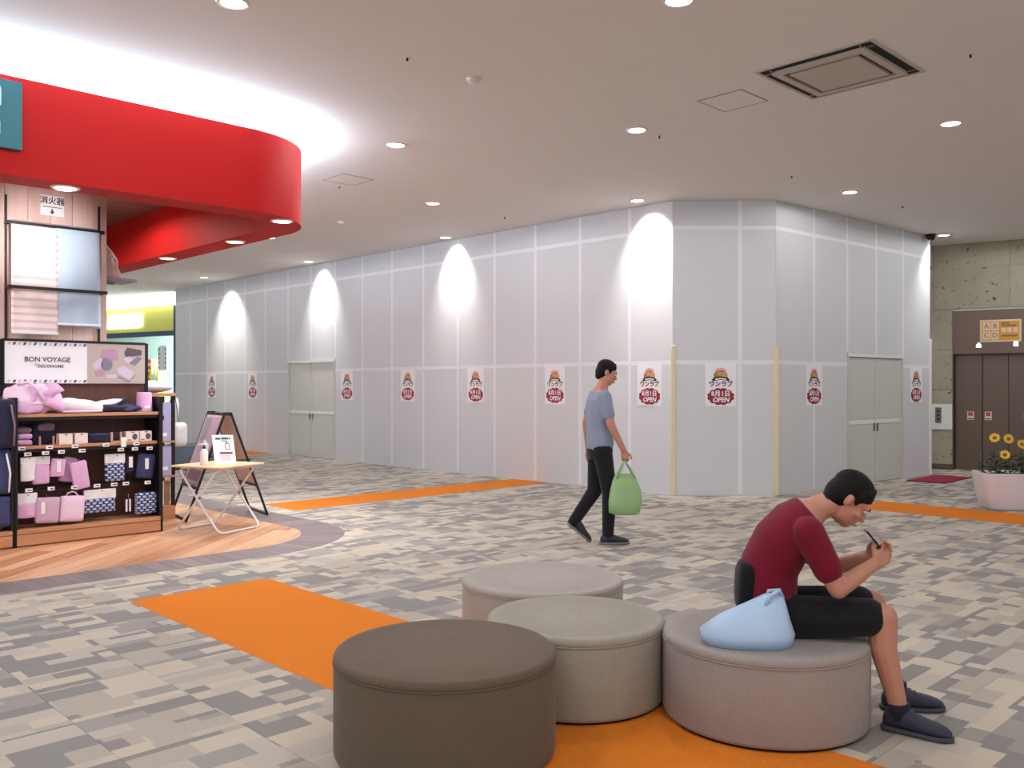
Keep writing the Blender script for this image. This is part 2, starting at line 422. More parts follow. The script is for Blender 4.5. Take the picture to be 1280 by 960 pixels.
# red door mat by the lift
# shop floor: diagonal planks clipped to the rounded outline, grey border planks around it
def clip(poly, planes):
    for nx, ny, d in planes:
        out = []
        for i in range(len(poly)):
            a, b = poly[i], poly[(i + 1) % len(poly)]; da = nx * a[0] + ny * a[1] - d; db = nx * b[0] + ny * b[1] - d
            if da <= 0: out.append(a)
            if da * db < 0: t = da / (da - db); out.append((a[0] + (b[0] - a[0]) * t, a[1] + (b[1] - a[1]) * t))
        poly = out
        if len(poly) < 3: return []
    return poly
planes = [(1, 0, ST_U), (0, -1, -ST_W), (-1, 0, 0.2), (0, 1, 13.2)]
for i in range(12):
    a = -math.pi / 2 + math.pi / 2 * (i + 0.5) / 12; nx, ny = math.cos(a), math.sin(a)
    planes.append((nx, ny, nx * (ST_U - ST_R) + ny * (ST_W + ST_R) + ST_R))
outer = [(p[0], p[1]) for p in edge_path(0.44, -6, 18)] + [(-6, 18)]
sf = MB().prism(outer, 0.0, 0.0025, M_PLANK).build('shop_floor'); sf.rotation_euler.z = ANG; struct(sf); sf.name = 'floor_shop'
pa = R(40.0); pd = (math.cos(pa), math.sin(pa)); pn = (-pd[1], pd[0]); PW, PL = 0.155, 2.1
for k in range(-60, 80):
    for q in range(-4, 12):
        s0 = q * PL + (k * 0.83) % PL; n0 = k * PW
        poly = [(pd[0] * s + pn[0] * n, pd[1] * s + pn[1] * n) for s, n in ((s0, n0), (s0 + PL - .003, n0), (s0 + PL - .003, n0 + PW - .003), (s0, n0 + PW - .003))]
        poly = clip(poly, planes)
        if len(poly) >= 3:
            cx = sum(p[0] for p in poly) / len(poly); cy = sum(p[1] for p in poly) / len(poly)
            mb = MB(); ca, sa = math.cos(-pa), math.sin(-pa)
            mb.prism([((x - cx) * ca - (y - cy) * sa, (x - cx) * sa + (y - cy) * ca) for x, y in poly], 0.0, 0.0045, M_PLANK)
            o = mb.build('plank', sf); o.location = (cx, cy, 0.0); o.rotation_euler.z = pa
def walk(off, u0, w1, step):
    pts = edge_path(off, u0, w1, 40); out = []; acc = 0.0; nxt = 0.0
    for a, b in zip(pts[:-1], pts[1:]):
        L = math.hypot(b[0] - a[0], b[1] - a[1])
        while nxt <= acc + L and L > 0:
            t = (nxt - acc) / L; out.append(tuple(a[i] + (b[i] - a[i]) * t for i in range(4))); nxt += step
        acc += L
    return out
inner = walk(0.0, 0.2, 13.2, 0.14)
for a, b in zip(inner[:-1], inner[1:]):
    q = [(a[0], a[1]), (a[0] + a[2] * .44, a[1] + a[3] * .44), (b[0] + b[2] * .44, b[1] + b[3] * .44), (b[0], b[1])]
    cx, cy = sum(p[0] for p in q) / 4, sum(p[1] for p in q) / 4
    th = math.atan2(a[3], a[2]) - math.pi / 2; c_, s_ = math.cos(-th), math.sin(-th)
    loc = [((x - cx) * .985 * c_ - (y - cy) * .985 * s_, (x - cx) * .985 * s_ + (y - cy) * .985 * c_) for x, y in q]
    o = MB().prism(loc, 0.0, 0.0055, M_BORDER).build('border_plank', sf); o.location = (cx, cy, 0.0); o.rotation_euler.z = th

# ------------------------------------------------------------------ ceiling
struct(MB().box(-26, 26, -10, 34, CEIL, CEIL + 0.2, M_CEIL).build('ceiling'))

# ------------------------------------------------------------------ hoarding walls (boards, taped seams, doors)
A = Vector((2.20, 12.26, 0)); B = Vector((3.61, 12.26, 0)); C = Vector((7.09, 15.20, 0))
def hoarding(name, origin, rz, cols, rows, door=None, thick=0.12):
    """local x along the wall, front face at y=0 towards the viewer; boards stand in front of a backing wall"""
    mb = MB(); x0, x1 = cols[0], cols[-1]
    if door:
        mb.box(x0, door[0], 0.014, thick, 0, CEIL, M_JOINT); mb.box(door[1], x1, 0.014, thick, 0, CEIL, M_JOINT); mb.box(door[0], door[1], 0.014, thick, door[2], CEIL, M_JOINT)
    else: mb.box(x0, x1, 0.014, thick, 0, CEIL, M_JOINT)
    wl = struct(mb.build(name)); wl.location = origin; wl.rotation_euler.z = rz
    g = 0.003
    for a, b in zip(cols[:-1], cols[1:]):
        for z0, z1 in zip(rows[:-1], rows[1:]):
            lo, hi = z0, z1
            if door and a >= door[0] - 0.02 and b <= door[1] + 0.02:
                if z1 <= door[2] + .02: continue
                lo = max(z0, door[2])
            MB().box(a + g, b - g, 0.0, 0.015, lo + g, hi - g, M_PANEL).build('board', wl)
    tw = 0.028
    for x in cols[1:-1]:
        z0 = door[2] if (door and door[0] - .02 < x < door[1] + .02) else 0.02
        MB().box(x - tw, x + tw, -0.0015, 0.002, z0 + .01, CEIL - 0.005, M_TAPE).build('seam_tape', wl)
    for z in rows[1:-1]:
        segs = [(x0, x1)]
        if door and z < door[2]: segs = [(x0, door[0]), (door[1], x1)]
        for a, b in segs: MB().box(a, b, -0.002, 0.0015, z - tw, z + tw, M_TAPE).build('seam_tape', wl)
    return wl
ROWS = [0, 1.83, 3.67, CEIL]
lw = [0, -0.746, -1.69, -2.63, -3.57, -4.50, -5.45, -6.39, -7.35, -8.31, -9.235, -10.16, -11.15, -12.12, -13.1, -14.05, -15.0, -15.9][::-1]
RZ_L = math.atan2(-CA, SA)
w_l = hoarding('wall_left', A, RZ_L, lw, ROWS, (-10.16, -8.31, 2.06))
w_c = hoarding('wall_center', A, 0.0, [0, 0.92, 1.41], ROWS)
RZ_R = math.atan2(C.y - B.y, C.x - B.x)
w_r = hoarding('wall_right', B, RZ_R, [0, 0.955, 1.87, 2.74, 3.61, 4.555], ROWS, (1.87, 3.61, 2.0))
o = struct(MB().box(0, 0.12, 0.0, 2.2, 0, CEIL, M_PANEL).build('wall_return')); o.location = C; o.rotation_euler.z = RZ_R; 
o.location = C + Vector((-0.12 * math.cos(RZ_R), -0.12 * math.sin(RZ_R), 0)) + Vector((-math.sin(RZ_R), math.cos(RZ_R), 0)) * 0.01
def double_door(name, origin, rz, x0, x1, top):
    d = struct(MB().box(x0 - .03, x0, -0.012, 0.06, 0, top + .05, M_DOOR).box(x1, x1 + .03, -0.012, 0.06, 0, top + .05, M_DOOR).box(x0 - .03, x1 + .03, -0.02, 0.06, top, top + .05, M_WHITE).build(name))
    d.location = origin; d.rotation_euler.z = rz; xm = (x0 + x1) / 2
    for k, (a, b) in enumerate(((x0 + .006, xm - .006), (xm + .006, x1 - .006))):
        lf = MB().box(a, b, 0.02, 0.05, 0.01, top - .008, M_DOOR).build('door_leaf', d)
        MB().box(a + .05, b - .05, 0.014, 0.022, 1.0, top - .06, M_DOOR, .003).build('upper_panel', lf)
        MB().box(a + .05, b - .05, 0.014, 0.022, 0.08, 0.90, M_DOOR, .003).build('lower_panel', lf)
        MB().box(a + .01, b - .01, 0.008, 0.022, 0.92, 0.98, M_WHITE, .003).build('lock_rail', lf)
        hx = b - 0.05 if k == 0 else a + 0.05
        MB().box(hx - .012, hx + .012, -0.004, 0.02, 0.80, 0.93, mat('handle_grey', rgb(120, 120, 122), .4, .7), .004).build('handle', lf)
    return d
double_door('door_1', A, RZ_L, -10.13, -8.34, 2.01)
double_door('door_2', B, RZ_R, 1.90, 3.58, 1.95)
for k, (p, h) in enumerate(((A, 2.06), (B, 2.04))):
    struct(MB().box(-.028, .034, -.03, .01, 0.005, h, M_FOAM, .01).build('trim_%d' % (k + 1))).location = p
tr = struct(MB().box(-.03, .035, -.02, .05, 0.005, 2.3, M_WHITE, .01).build('trim_3')); tr.location = C; tr.rotation_euler.z = RZ_R

# ------------------------------------------------------------------ lift wall: stone slabs and lift
D0 = Vector((7.64, 16.3, 0)); RZ_E = math.atan2(-0.549, 0.836)
we = struct(MB().box(-2.0, 0.343, 0.012, 0.5, 0, CEIL, M_JOINT).box(0.343, 2.1, 0.012, 0.5, 2.86, CEIL, M_JOINT).box(2.1, 8, 0.012, 0.5, 0, CEIL, M_JOINT).build('wall_lift'))
we.location = D0; we.rotation_euler.z = RZ_E
zr = [0.09, 0.72, 1.44, 2.155, 2.88, 3.61, CEIL]
for i, (z0, z1) in enumerate(zip(zr[:-1], zr[1:])):
    xs = [-2, -0.86, 0.343] if z1 <= 2.9 else [-2, -1.2, 0.02, 1.24, 2.46, 3.68, 4.9, 6.1, 8]
    if z1 <= 2.9: xs2 = [2.1, 3.3, 4.5, 5.7, 6.9, 8]
    else: xs2 = []
    for xx in (xs, xs2):
        for a, b in zip(xx[:-1], xx[1:]):
            MB().box(a + .005, b - .005, 0.0, 0.02, z0 + .005, z1 - .005, M_STONE, .004).build('stone_slab', we)
bb = struct(MB().box(-2, 0.34, -0.012, 0.01, FZ, 0.10, mat('base_grey', rgb(84, 80, 76), .6)).build('baseboard_lift')); bb.location = D0; bb.rotation_euler.z = RZ_E
M_LIFT = mat('lift_brown', rgb(104, 86, 76), 0.38, 0.25, var=0.03, scale=4)
M_LIFTD = mat('lift_jamb', rgb(74, 66, 66), 0.32, 0.5)
M_STEEL = mat('steel', rgb(148, 145, 142), 0.35, 0.8)
lift = struct(MB().box(0.343, 2.1, -0.01, 0.02, 2.085, 2.86, M_LIFT).box(0.343, 0.36, -0.01, 0.26, FZ, 2.085, M_LIFTD).box(2.085, 2.1, -0.01, 0.26, FZ, 2.085, M_LIFTD).box(0.36, 2.085, 0.0, 0.26, 2.075, 2.10, M_LIFTD).box(0.343, 2.1, 0.25, 0.3, FZ, 2.2, M_LIFTD).build('door_3'))
lift.location = D0; lift.rotation_euler.z = RZ_E
xs = [0.362, 0.80, 1.21, 1.62, 2.083]
M_STK = mat('sticker_white', rgb(228, 214, 206), .6); M_STKR = mat('sticker_red', rgb(196, 84, 66), .6); M_STKG = mat('sticker_grey', rgb(120, 110, 108), .6)
for i, (a, b) in enumerate(zip(xs[:-1], xs[1:])):
    y = 0.19 if i in (1, 2) else 0.16
    pnl = MB().box(a + .004, b - .004, y, y + .04, FZ, 2.08, M_LIFT, .003).build('lift_panel', lift)
    sx = (a + .25) if i == 0 else ((a + .09) if i != 2 else b - .12)
    MB().box(sx - .055, sx + .055, y - .002, y, 0.90, 1.05, M_STK).box(sx - .038, sx + .038, y - .003, y - .001, 0.97, 1.04, M_STKR).box(sx - .045, sx + .045, y - .003, y - .001, 0.91, 0.935, M_STKG).build('warning_sticker', pnl)
MB().box(0.35, 2.1, -0.02, 0.0, 2.85, 2.875, M_STEEL).build('top_trim', lift)
# lit indicators on the transom
M_IND = mat('indicator_lit', rgb(255, 255, 250), .5, emit=(1, 1, .96, 1), estr=3.0)
MB().plate([(0.72, 2.19), (0.80, 2.19), (0.80, 2.23), (0.76, 2.28), (0.72, 2.23)], -0.018, -0.008, M_IND).build('indicator_lamp', lift)
MB().box(1.30, 1.37, -0.018, -0.008, 2.20, 2.29, M_IND, .004).build('indicator_lamp', lift)
# notice board over the lift
nb = thing('notice_board', 'yellow and orange notice board lettered A B C D above the lift doors', 'notice board', D0 + Matrix.Rotation(RZ_E, 3, 'Z') @ Vector((1.10, -0.012, 2.28)), RZ_E)
M_YEL = mat('sign_amber', rgb(224, 158, 52), .6); M_CRM = mat('sign_cream', rgb(232, 208, 176), .6); M_SGR = mat('sign_grey', rgb(96, 84, 80), .6)
MB().box(-.32, .32, -.018, 0, 0, .39, M_CRM, .004).build('frame', nb); MB().box(-.29, .29, -.021, -.015, .03, .36, M_YEL).build('amber_sheet', nb)
for ch, cx, cz in (('A', -.215, .275), ('B', -.085, .275), ('C', -.215, .115), ('D', -.085, .115)):
    sq = MB().box(cx - .058, cx + .058, -.024, -.019, cz - .07, cz + .07, M_CRM).build('letter_tile', nb)
    text('letter', ch, .12, M_SGR, sq, (cx, -.0255, cz))
for k in range(3): MB().box(.015 + k * .09, .085 + k * .09, -.024, -.019, .165, .245, M_CRM).build('pale_field', nb)
for z, n, x1 in ((.325, 6, .14), (.285, 9, .24), (.105, 10, .265)):
    for k in range(n):
        xa = .015 + (x1 - .015) * k / n
        MB().box(xa, xa + (x1 - .015) / n * .72, -.0235, -.019, z - .014, z + .014, M_SGR).build('print_mark', nb)
cp = thing('lift_call_plate', 'white wall plate with a grey lift button panel beside the lift', 'call panel', D0 + Matrix.Rotation(RZ_E, 3, 'Z') @ Vector((0.16, 0.0, 0.72)), RZ_E)
MB().box(-.18, .175, -.02, 0.004, 0, .46, M_WHITE, .004).build('plate', cp)
bp = MB().box(-.10, .0, -.03, -.018, .12, .40, M_STEEL, .004).build('button_panel', cp)
for k in range(3): MB().cyl((-.05, -.036, .19 + k * .07), (-.05, -.028, .19 + k * .07), .018, m=M_BLACK, n=16).build('button', bp)
mt = tag(MB().box(-.62, .62, -.29, .29, 0, .012, mat('crimson_mat', rgb(140, 20, 56), .95, var=.1, scale=60, bump=.2), .004).build('door_mat'), 'thin crimson door mat on the carpet by the lift', 'mat')
mt.location = (6.89, 14.43, FZ); mt.rotation_euler.z = RZ_R + R(5)

# ------------------------------------------------------------------ ceiling fittings
WARM = (0.98, 0.97, 1.0)
ring = MB().lathe([(.085, -.001), (.086, -.010), (.094, -.012), (.108, -.008), (.112, 0.0)], M_TRIMRING, 28, cap=False).mesh('trim_ring')
lens = MB().lathe([(.001, -.006), (.086, -.006), (.086, -.002), (.001, -.002)], M_LAMP, 24).mesh('lens')
def downlight(loc, label, group, power, angle, blend, color, target=None):
    t = thing('downlight', label, 'downlight', loc, 0, group)
    link('trim_ring', ring, t); link('lens', lens, t)
    lamp('lamp', t, (0, 0, -0.02), power, angle, blend, color, target)
L_OWN = {(-1.22, 9.46): 'ceiling downlight nearest the rounded corner of the red fascia', (1.24, 8.90): 'ceiling downlight with a sprinkler right beside it, past the square hatch', (-1.10, 12.47): 'ceiling downlight between the red fascia and the middle of the long hoarding', (4.25, 8.68): 'ceiling downlight past the air conditioner on the lift side', (4.43, 11.75): 'ceiling downlight in front of the angled corner of the hoarding', (-4.15, 15.35): 'ceiling downlight just showing past the rounded end of the red fascia', (-7.1, 18.2): 'ceiling downlight behind the far side of the red fascia', (-10.3, 21.2): 'ceiling downlight near the bright far shop'}
L_C = 'round white recessed ceiling downlight, some seen and some added out of view'  # out-of-view ones behind and beside the camera are added to light the walls
for x, y in ((-1.85, 5.95), (1.10, 5.91), (-1.22, 9.46), (1.24, 8.90), (-1.10, 12.47), (4.25, 8.68), (4.43, 11.75), (-1.8, 2.8), (1.1, 2.7), (4.2, 5.6), (4.2, 2.5), (-1.8, -.5), (1.1, -.6), (4.2, -.7), (7.2, 8.6), (7.2, 5.4), (7.4, 11.6), (-4.7, 3.0), (-4.7, -.3), (-1.8, -3.6), (1.1, -3.6), (4.2, -3.8), (-1.8, -6.8), (1.1, -6.8), (4.2, -6.9), (7.2, 2.4), (7.2, -.7), (-4.15, 15.35), (-7.1, 18.2), (-10.3, 21.2), (8.2, 13.6)):  # the last lamp, by the lift, is unseen and added to brighten the stone
    downlight((x, y, CEIL), L_OWN.get((x, y), L_C), 'ceiling downlights', P_DOWN * (0.3 if x == 4.43 else (1.0 if y > 11 else 0.5) if x > 4 else 1.0), 180, 0.12, WARM)
for loc, lab in (((1.72, 12.28), 'wall washing downlight at the front corner of the hoarding'), ((-1.14, 15.33), 'wall washing downlight between corner and double door of the long hoarding'), ((-4.15, 18.28), 'wall washing downlight directly above the double door of the long hoarding'), ((-7.2, 20.95), 'wall washing downlight near the far end of the long hoarding'), ((7.28, 15.1), 'downlight at the lift end of the hoarding beside the black dome camera')):
    tg = Vector((SA, CA, 0)) if False else (Vector((CA, SA, 0)) if loc[0] < 5 else Vector((-.55, .45, 0)))
    downlight((*loc, CEIL), lab, 'wall washing downlights', P_WASH * (.6 if loc[0] > 5 else 1), 84, 0.8, (1, .96, .90), tg * .62 + Vector((0, 0, -1)))
def disc(name, label, cat, x, y, r, h, m, group=None):
    o = tag(MB().lathe([(.001, -h), (r * .7, -h), (r * .8, -h * .6), (r, -h * .35), (r, 0)], m, 20).build(name), label, cat, group); o.location = (x, y, CEIL)
for x, y, lab in ((-.318, 7.42, 'small round white smoke detector in the middle of the open ceiling'), (-2.64, 13.86, 'small round white smoke detector between red fascia and long hoarding')):
    disc('smoke_detector', lab, 'detector', x, y, .062, .035, M_TRIMRING, 'smoke detectors')
for x, y in ((-.813, 6.95), (1.50, 9.12), (3.52, 6.88), (3.39, 10.86), (5.53, 12.69), (-.11, 13.5), (-2.2, 11.42), (-5.9, 16.2)):
    t = thing('sprinkler', 'tiny dark sprinkler head poking out of the ceiling', 'sprinkler', (x, y, CEIL), 0, 'ceiling sprinklers')
    MB().lathe([(.001, -.004), (.034, -.004), (.036, 0)], M_TRIMRING, 16).build('escutcheon', t); MB().lathe([(.001, -.026), (.012, -.024), (.007, -.015), (.010, -.003)], M_BLACK, 14).build('head', t)
t = thing('dome_camera', 'black security dome camera at the top corner of the hoarding', 'camera', (7.02, 15.02, CEIL)); MB().lathe([(.075, -.05), (.08, 0)], M_BLACK, 20).build('base', t); MB().ball((0, 0, -.05), (.065, .065, .06), mat('dome_black', rgb(12, 12, 14), .1), 20).build('dome', t)
# air-conditioning cassette
M_ACP = mat('cassette_white', rgb(196, 184, 176), .7)
M_SLOT = mat('slot_black', rgb(20, 18, 18), .8)
ac = thing('air_conditioner', 'square ceiling cassette air conditioner with black air slots', 'air conditioner', (2.65, 7.25, CEIL), R(-46))
def sqring(mb, o_, i_, z0, z1, m):
    mb.box(-o_, o_, -o_, -i_, z0, z1, m).box(-o_, o_, i_, o_, z0, z1, m).box(-o_, -i_, -i_, i_, z0, z1, m).box(i_, o_, -i_, i_, z0, z1, m); return mb
sqring(MB(), .49, .462, -.010, 0, M_ACP).build('flange', ac); MB().box(-.463, .463, -.463, .463, -.004, 0, M_SLOT).build('recess', ac)
sqring(MB(), .385, .325, -.030, -.003, M_ACP).build('louver_frame', ac); MB().box(-.285, .285, -.285, .285, -.032, -.004, M_ACP, .003).build('intake_panel', ac)
MB().box(-.326, .326, -.326, .326, -.008, -.0035, M_SLOT).build('intake_gap', ac)
for a in range(4):
    for s in (-.37, .37): o = MB().box(s - .006, s + .006, .385, .446, -.014, -.004, M_STEEL).build('slot_bracket', ac); o.rotation_euler.z = R(90 * a)
for (x, y, s, lab) in ((1.97, 8.0, .225, 'flush square access hatch in the ceiling beside the air conditioner'), (-2.02, 11.05, .225, 'flush square access hatch in the ceiling near the red shop fascia')):
    t = thing('access_hatch', lab, 'hatch', (x, y, CEIL), R(-46)); sqring(MB(), s, s - .012, -.004, 0, mat('hatch_edge', rgb(150, 138, 130), .6)).build('frame', t); MB().box(-s + .013, s - .013, -s + .013, s - .013, -.003, 0, M_CEIL).build('panel', t)

# ------------------------------------------------------------------ red fascia with cove light, soffit lamps, shop ceiling
prof = [(0, 3.12), (0, 3.88), (.014, 3.88), (.014, 3.78), (.33, 3.78), (.33, 3.12)]
path = edge_path(0, -5.0, 17.0, 28)
def sweep(profile, path, m, smooth_cols=True):
    vs = []; fs = []; n = len(profile)
    for u, w, nu, nw in path:
        for d, z in profile: vs.append((u - nu * d, w - nw * d, z))
    for i in range(len(path) - 1):
        for j in range(n): fs.append((i * n + j, i * n + (j + 1) % n, (i + 1) * n + (j + 1) % n, (i + 1) * n + j))
    fs += [tuple(range(n)), tuple(range((len(path) - 1) * n, len(path) * n))[::-1]]
    return MB().pts(vs, fs, m)
fa = thing('shop_fascia', 'long red shop fascia with rounded corner and glowing cove above', 'fascia', (0, 0, 0), ANG)
sweep(prof, path, M_RED).build('fascia_board', fa)
sweep([(.0145, 3.781), (.0145, 3.879), (.03, 3.879), (.03, 3.80), (.33, 3.80), (.33, 3.781)], path, M_WHITE).build('cove_trough', fa)
sweep([(.20, 3.80), (.20, 3.925), (.24, 3.925), (.24, 3.80)], path, M_COVE).build('cove_lamp', fa)
for k in range(-3, 0): pass
def fp(u, w, z): return mw(u, w, z)
for (u, w), tgt, lab in (((2.48, 7.77), (0.36, 1.9, -0.11), 'soffit downlight of the red fascia shining on the towel pillar'), ((4.50, 7.86), (-.25, .5, -2), 'soffit downlight at the rounded corner of the red fascia'), ((4.77, 9.35), (-.6, .3, -2), 'soffit downlight of the red fascia past the rounded corner'), ((4.77, 11.15), (-.6, 0, -2), 'soffit downlight on the far side of the red fascia next to the pillar'), ((.7, 7.77), (.2, 1.5, -1.2), 'soffit downlight of the red fascia under the teal sign'), ((3.5, 7.77), (-.1, 1.4, -1.9), 'soffit downlight of the red fascia in front of the display shelf')):
    if w == 7.77 and u == 3.5: continue
    tv = Matrix.Rotation(ANG, 3, 'Z') @ Vector(tgt)
    downlight(mw(u, w, 3.12), lab, 'soffit downlights', P_SOFFIT * (2.3 if u == 2.48 else 1.2), 40 if u == 2.48 else 120, 1.0 if u == 2.48 else 0.8, (1, .95, .92), tv)
cs = struct(MB().box(-5, 4.5, 8.05, 17, 3.735, 3.78, M_CEILWOOD).build('ceiling_shop')); cs.rotation_euler.z = ANG
for k in range(34):
    w0 = 8.0 + k * .27
    u1 = 4.62 if w0 > 8.5 else 4.3
    o = MB().box(-2.3, 2.3, 0, .262, 0, .03, M_CEILWOOD).build('ceiling_plank', cs); o.location = (u1 - 2.3, w0, 3.70)
sb = struct(MB().box(-5, 4.6, 16.9, 17.1, 0, 3.8, M_PILLAR).build('wall_shop_back')); sb.rotation_euler.z = ANG
for u, w in ((3.7, 10.9), (2.6, 12.6), (1.0, 9.2)):  # unseen lamps added to brighten the shop interior and inner fascia face
    downlight(mw(u, w, 3.70), 'added downlight in the dark wood ceiling inside the shop', 'added shop ceiling downlights', 120, 170, .3, (1, .96, .92))
# teal sign on the fascia, only its right end is in view
ts = thing('shop_sign', 'teal sign board with pale lettering on the red fascia', 'sign', mw(0.9, 7.6, 3.31), ANG)
MB().box(-1.2, 1.2, -.05, 0.0, 0, .52, M_TEAL, .004).build('board', ts)
M_SIGNL = mat('sign_pale', rgb(190, 226, 238), .5)
MB().plate([(.90, .46), (1.045, .46), (1.052, .44), (1.052, .32), (1.03, .29), (.98, .275), (.98, .315), (1.01, .32), (1.01, .42), (.90, .42)], -.062, -.049, M_SIGNL).build('letter_stroke', ts)
MB().plate([(.90, .10), (1.045, .10), (1.045, .19), (.90, .19)], -.062, -.049, M_SIGNL).build('letter_stroke', ts)

# ------------------------------------------------------------------ towel pillar
pl = thing('display_pillar', 'pale wood clad pillar with black towel rails behind the display shelf', 'pillar', mw(2.49, 9.68, FZ), ANG)
MB().box(-1.2, .99, .02, 1.2, 0, 3.69, M_PILLAR).build('core', pl)
x = -1.2
while x < .99 - .02:
    x1 = min(x + .2075, .996); MB().box(x + .002, x1 - .002, 0, .02, 0, 3.69, M_PILLAR).build('plank', pl); x += .2075
for k in range(6): MB().box(.99, 1.005, .0 + k * .2, .197 + k * .2, 0, 3.69, M_PILLAR).build('plank', pl)
for xx in (.055, .925):
    MB().box(xx - .008, xx + .008, -.02, 0, 1.95, 3.36, M_BLACK).build('slotted_rail', pl)
for z, yb in ((3.085, -.09), (2.455, -.172)):
    MB().bar((.03, yb, z), (.95, yb, z), .022, .03, M_BLACK).bar((.055, 0, z), (.055, yb, z), .02, .03, M_BLACK).bar((.925, 0, z), (.925, yb, z), .02, .03, M_BLACK).build('towel_bar', pl)
def towel(name, label, x0, x1, z0, z1, m, hem, seed):
    nx, nz = 14, 34; vs = []; fs = []
    for j in range(nz + 1):
        for i in range(nx + 1):
            u_ = i / nx; v = j / nz; z = z1 - (z1 - z0) * v
            y = -.112 + .012 * math.sin(u_ * 9 + seed) * v - .02 * v + (.05 * max(0, 1 - v * 20))
            if 0.5 < v < .6: pass
            vs.append((x0 + (x1 - x0) * u_, y, z + .012 * math.sin(u_ * 3 + seed) * v))
    for j in range(nz):
        for i in range(nx): a = j * (nx + 1) + i; fs.append((a, a + 1, a + nx + 2, a + nx + 1))
    t = thing(name, label, 'towel', mw(2.49, 9.68, FZ), ANG)
    o = MB().pts(vs, fs, m, True).build('cloth', t); md = o.modifiers.new('solid', 'SOLIDIFY'); md.thickness = .012
    h = MB().box(x0, x1, -.148 - .001, -.128, z0 + .004, z0 + .03, hem, .006).build('hem', t)
    return t
M_TW1 = stripe_mat('striped_towel', rgb(240, 230, 230), rgb(226, 196, 198), 14); M_TW2 = mat('blue_towel', rgb(182, 202, 224), .95, var=.05, scale=120, bump=.3)
towel('towel', 'pink and white striped towel over the black rails of the pillar', .075, .49, 2.0, 3.118, M_TW1, M_PAPER, 0.3)
towel('towel', 'pale blue towel over the black rails of the pillar', .475, .895, 2.10, 3.118, M_TW2, M_PAPER, 1.7)
fx = thing('extinguisher_sign', 'small white fire extinguisher sign with a down arrow on the pillar', 'sign', mw(2.49 + .475, 9.68, 3.215), ANG)
M_INK = mat('black_ink', rgb(40, 34, 40), .7)
MB().box(-.11, .11, -.004, .002, 0, .20, M_PAPER).build('sheet', fx); text('lettering', '消火器', .078, M_INK, fx, (0, -.0055, .145), bold=.0015)
MB().box(-.09, .09, -.006, -.003, .082, .088, M_INK).build('rule', fx)
MB().plate([(-.008, .065), (-.008, .038), (-.028, .044), (0, .014), (.028, .044), (.008, .038), (.008, .065)], -.006, -.003, M_INK).build('arrow', fx)
# bracket shelf on the pillar side with a beige bag
hs = thing('bracket_shelf', 'small grey shelf plate on the side of the wood pillar', 'shelf', mw(2.49 + 1.005, 9.98, 2.655), ANG)
M_GREYP = mat('grey_plate', rgb(128, 124, 140), .5); MB().box(0, .44, 0, .42, 0, .028, M_GREYP, .004).build('plate', hs); MB().prism([(0, .1), (.2, .1), (0, .12)], -.0, .0005, M_GREYP).box(0, .26, .19, .21, -.03, 0, M_GREYP).build('bracket', hs)
bgm = fabric_mat('beige_cloth', rgb(214, 180, 168))
b = thing('canvas_bag', 'beige cloth bag with white handles on the grey pillar shelf', 'bag', mw(2.49 + 1.17, 10.18, 2.683), ANG)
MB().loft([((0, 0, 0), (.155, 0, 0), (0, .09, 0)), ((.0, 0, .08), (.16, 0, 0), (0, .09, 0)), ((-.04, 0, .26), (.11, 0, 0), (0, .06, 0)), ((-.09, 0, .42), (.05, 0, 0), (0, .025, 0))], bgm, 24, .7).build('bag_body', b)
MB().tube([(.10, -.09, .10), (.09, -.1, .2), (.03, -.085, .30), (-.05, -.05, .41), (-.08, 0, .43)], .011, M_PAPER).build('handle', b)
MB().tube([(.02, -.1, .18), (.06, -.1, .24), (.02, -.09, .27)], .009, M_PAPER).build('handle', b)

# ------------------------------------------------------------------ posters on the hoarding
M_DRED = mat('badge_red', rgb(150, 14, 40), .6); M_BRN = mat('emblem_brown', rgb(176, 112, 72), .6, var=.2, scale=40); M_BRN2 = mat('emblem_tan', rgb(204, 150, 104), .6); M_TXTB = mat('lettering_brown', rgb(120, 78, 48), .6); M_PINKR = mat('emblem_red', rgb(206, 98, 84), .6)
def ellipse(cx, cz, rx, rz, n=20): return [(cx + rx * math.cos(2 * math.pi * k / n), cz + rz * math.sin(2 * math.pi * k / n)) for k in range(n)]
PH, PWD = .592, .427
poster = thing('poster', '', 'poster')
MB().box(-PWD / 2, PWD / 2, -.006, -.003, 0, PH, M_PAPER).build('sheet', poster)
sc_ = [(math.cos(2 * math.pi * k / 96) * (.172 + .016 * abs(math.sin(6 * 2 * math.pi * k / 96))), .135 + math.sin(2 * math.pi * k / 96) * (.106 + .014 * abs(math.sin(6 * 2 * math.pi * k / 96)))) for k in range(96)]
MB().plate(sc_, -.0085, -.0055, M_DRED).build('badge', poster)
badge = poster.children[-1]
text('date_lettering', '8月1日', .085, M_PAPER, badge, (0, -.010, .172), bold=.0025, space=1.05); text('open_lettering', 'OPEN', .088, M_PAPER, badge, (0, -.010, .088), shear=.2, bold=.003)
em = MB().plate(ellipse(0, .435, .082, .068), -.0085, -.0055, M_BRN).plate(ellipse(.055, .42, .04, .055), -.009, -.006, M_BRN2).plate(ellipse(-.02, .45, .035, .03), -.009, -.006, M_BRN2).plate(ellipse(-.075, .425, .022, .04), -.0088, -.0058, M_BRN).build('emblem', poster)
for k in range(7):
    a = R(50 + k * 80 / 6); MB().plate(ellipse(.105 * math.cos(a), .415 + .105 * math.sin(a), .008, .012, 8), -.0085, -.0055, M_PINKR).build('arc_mark', em)
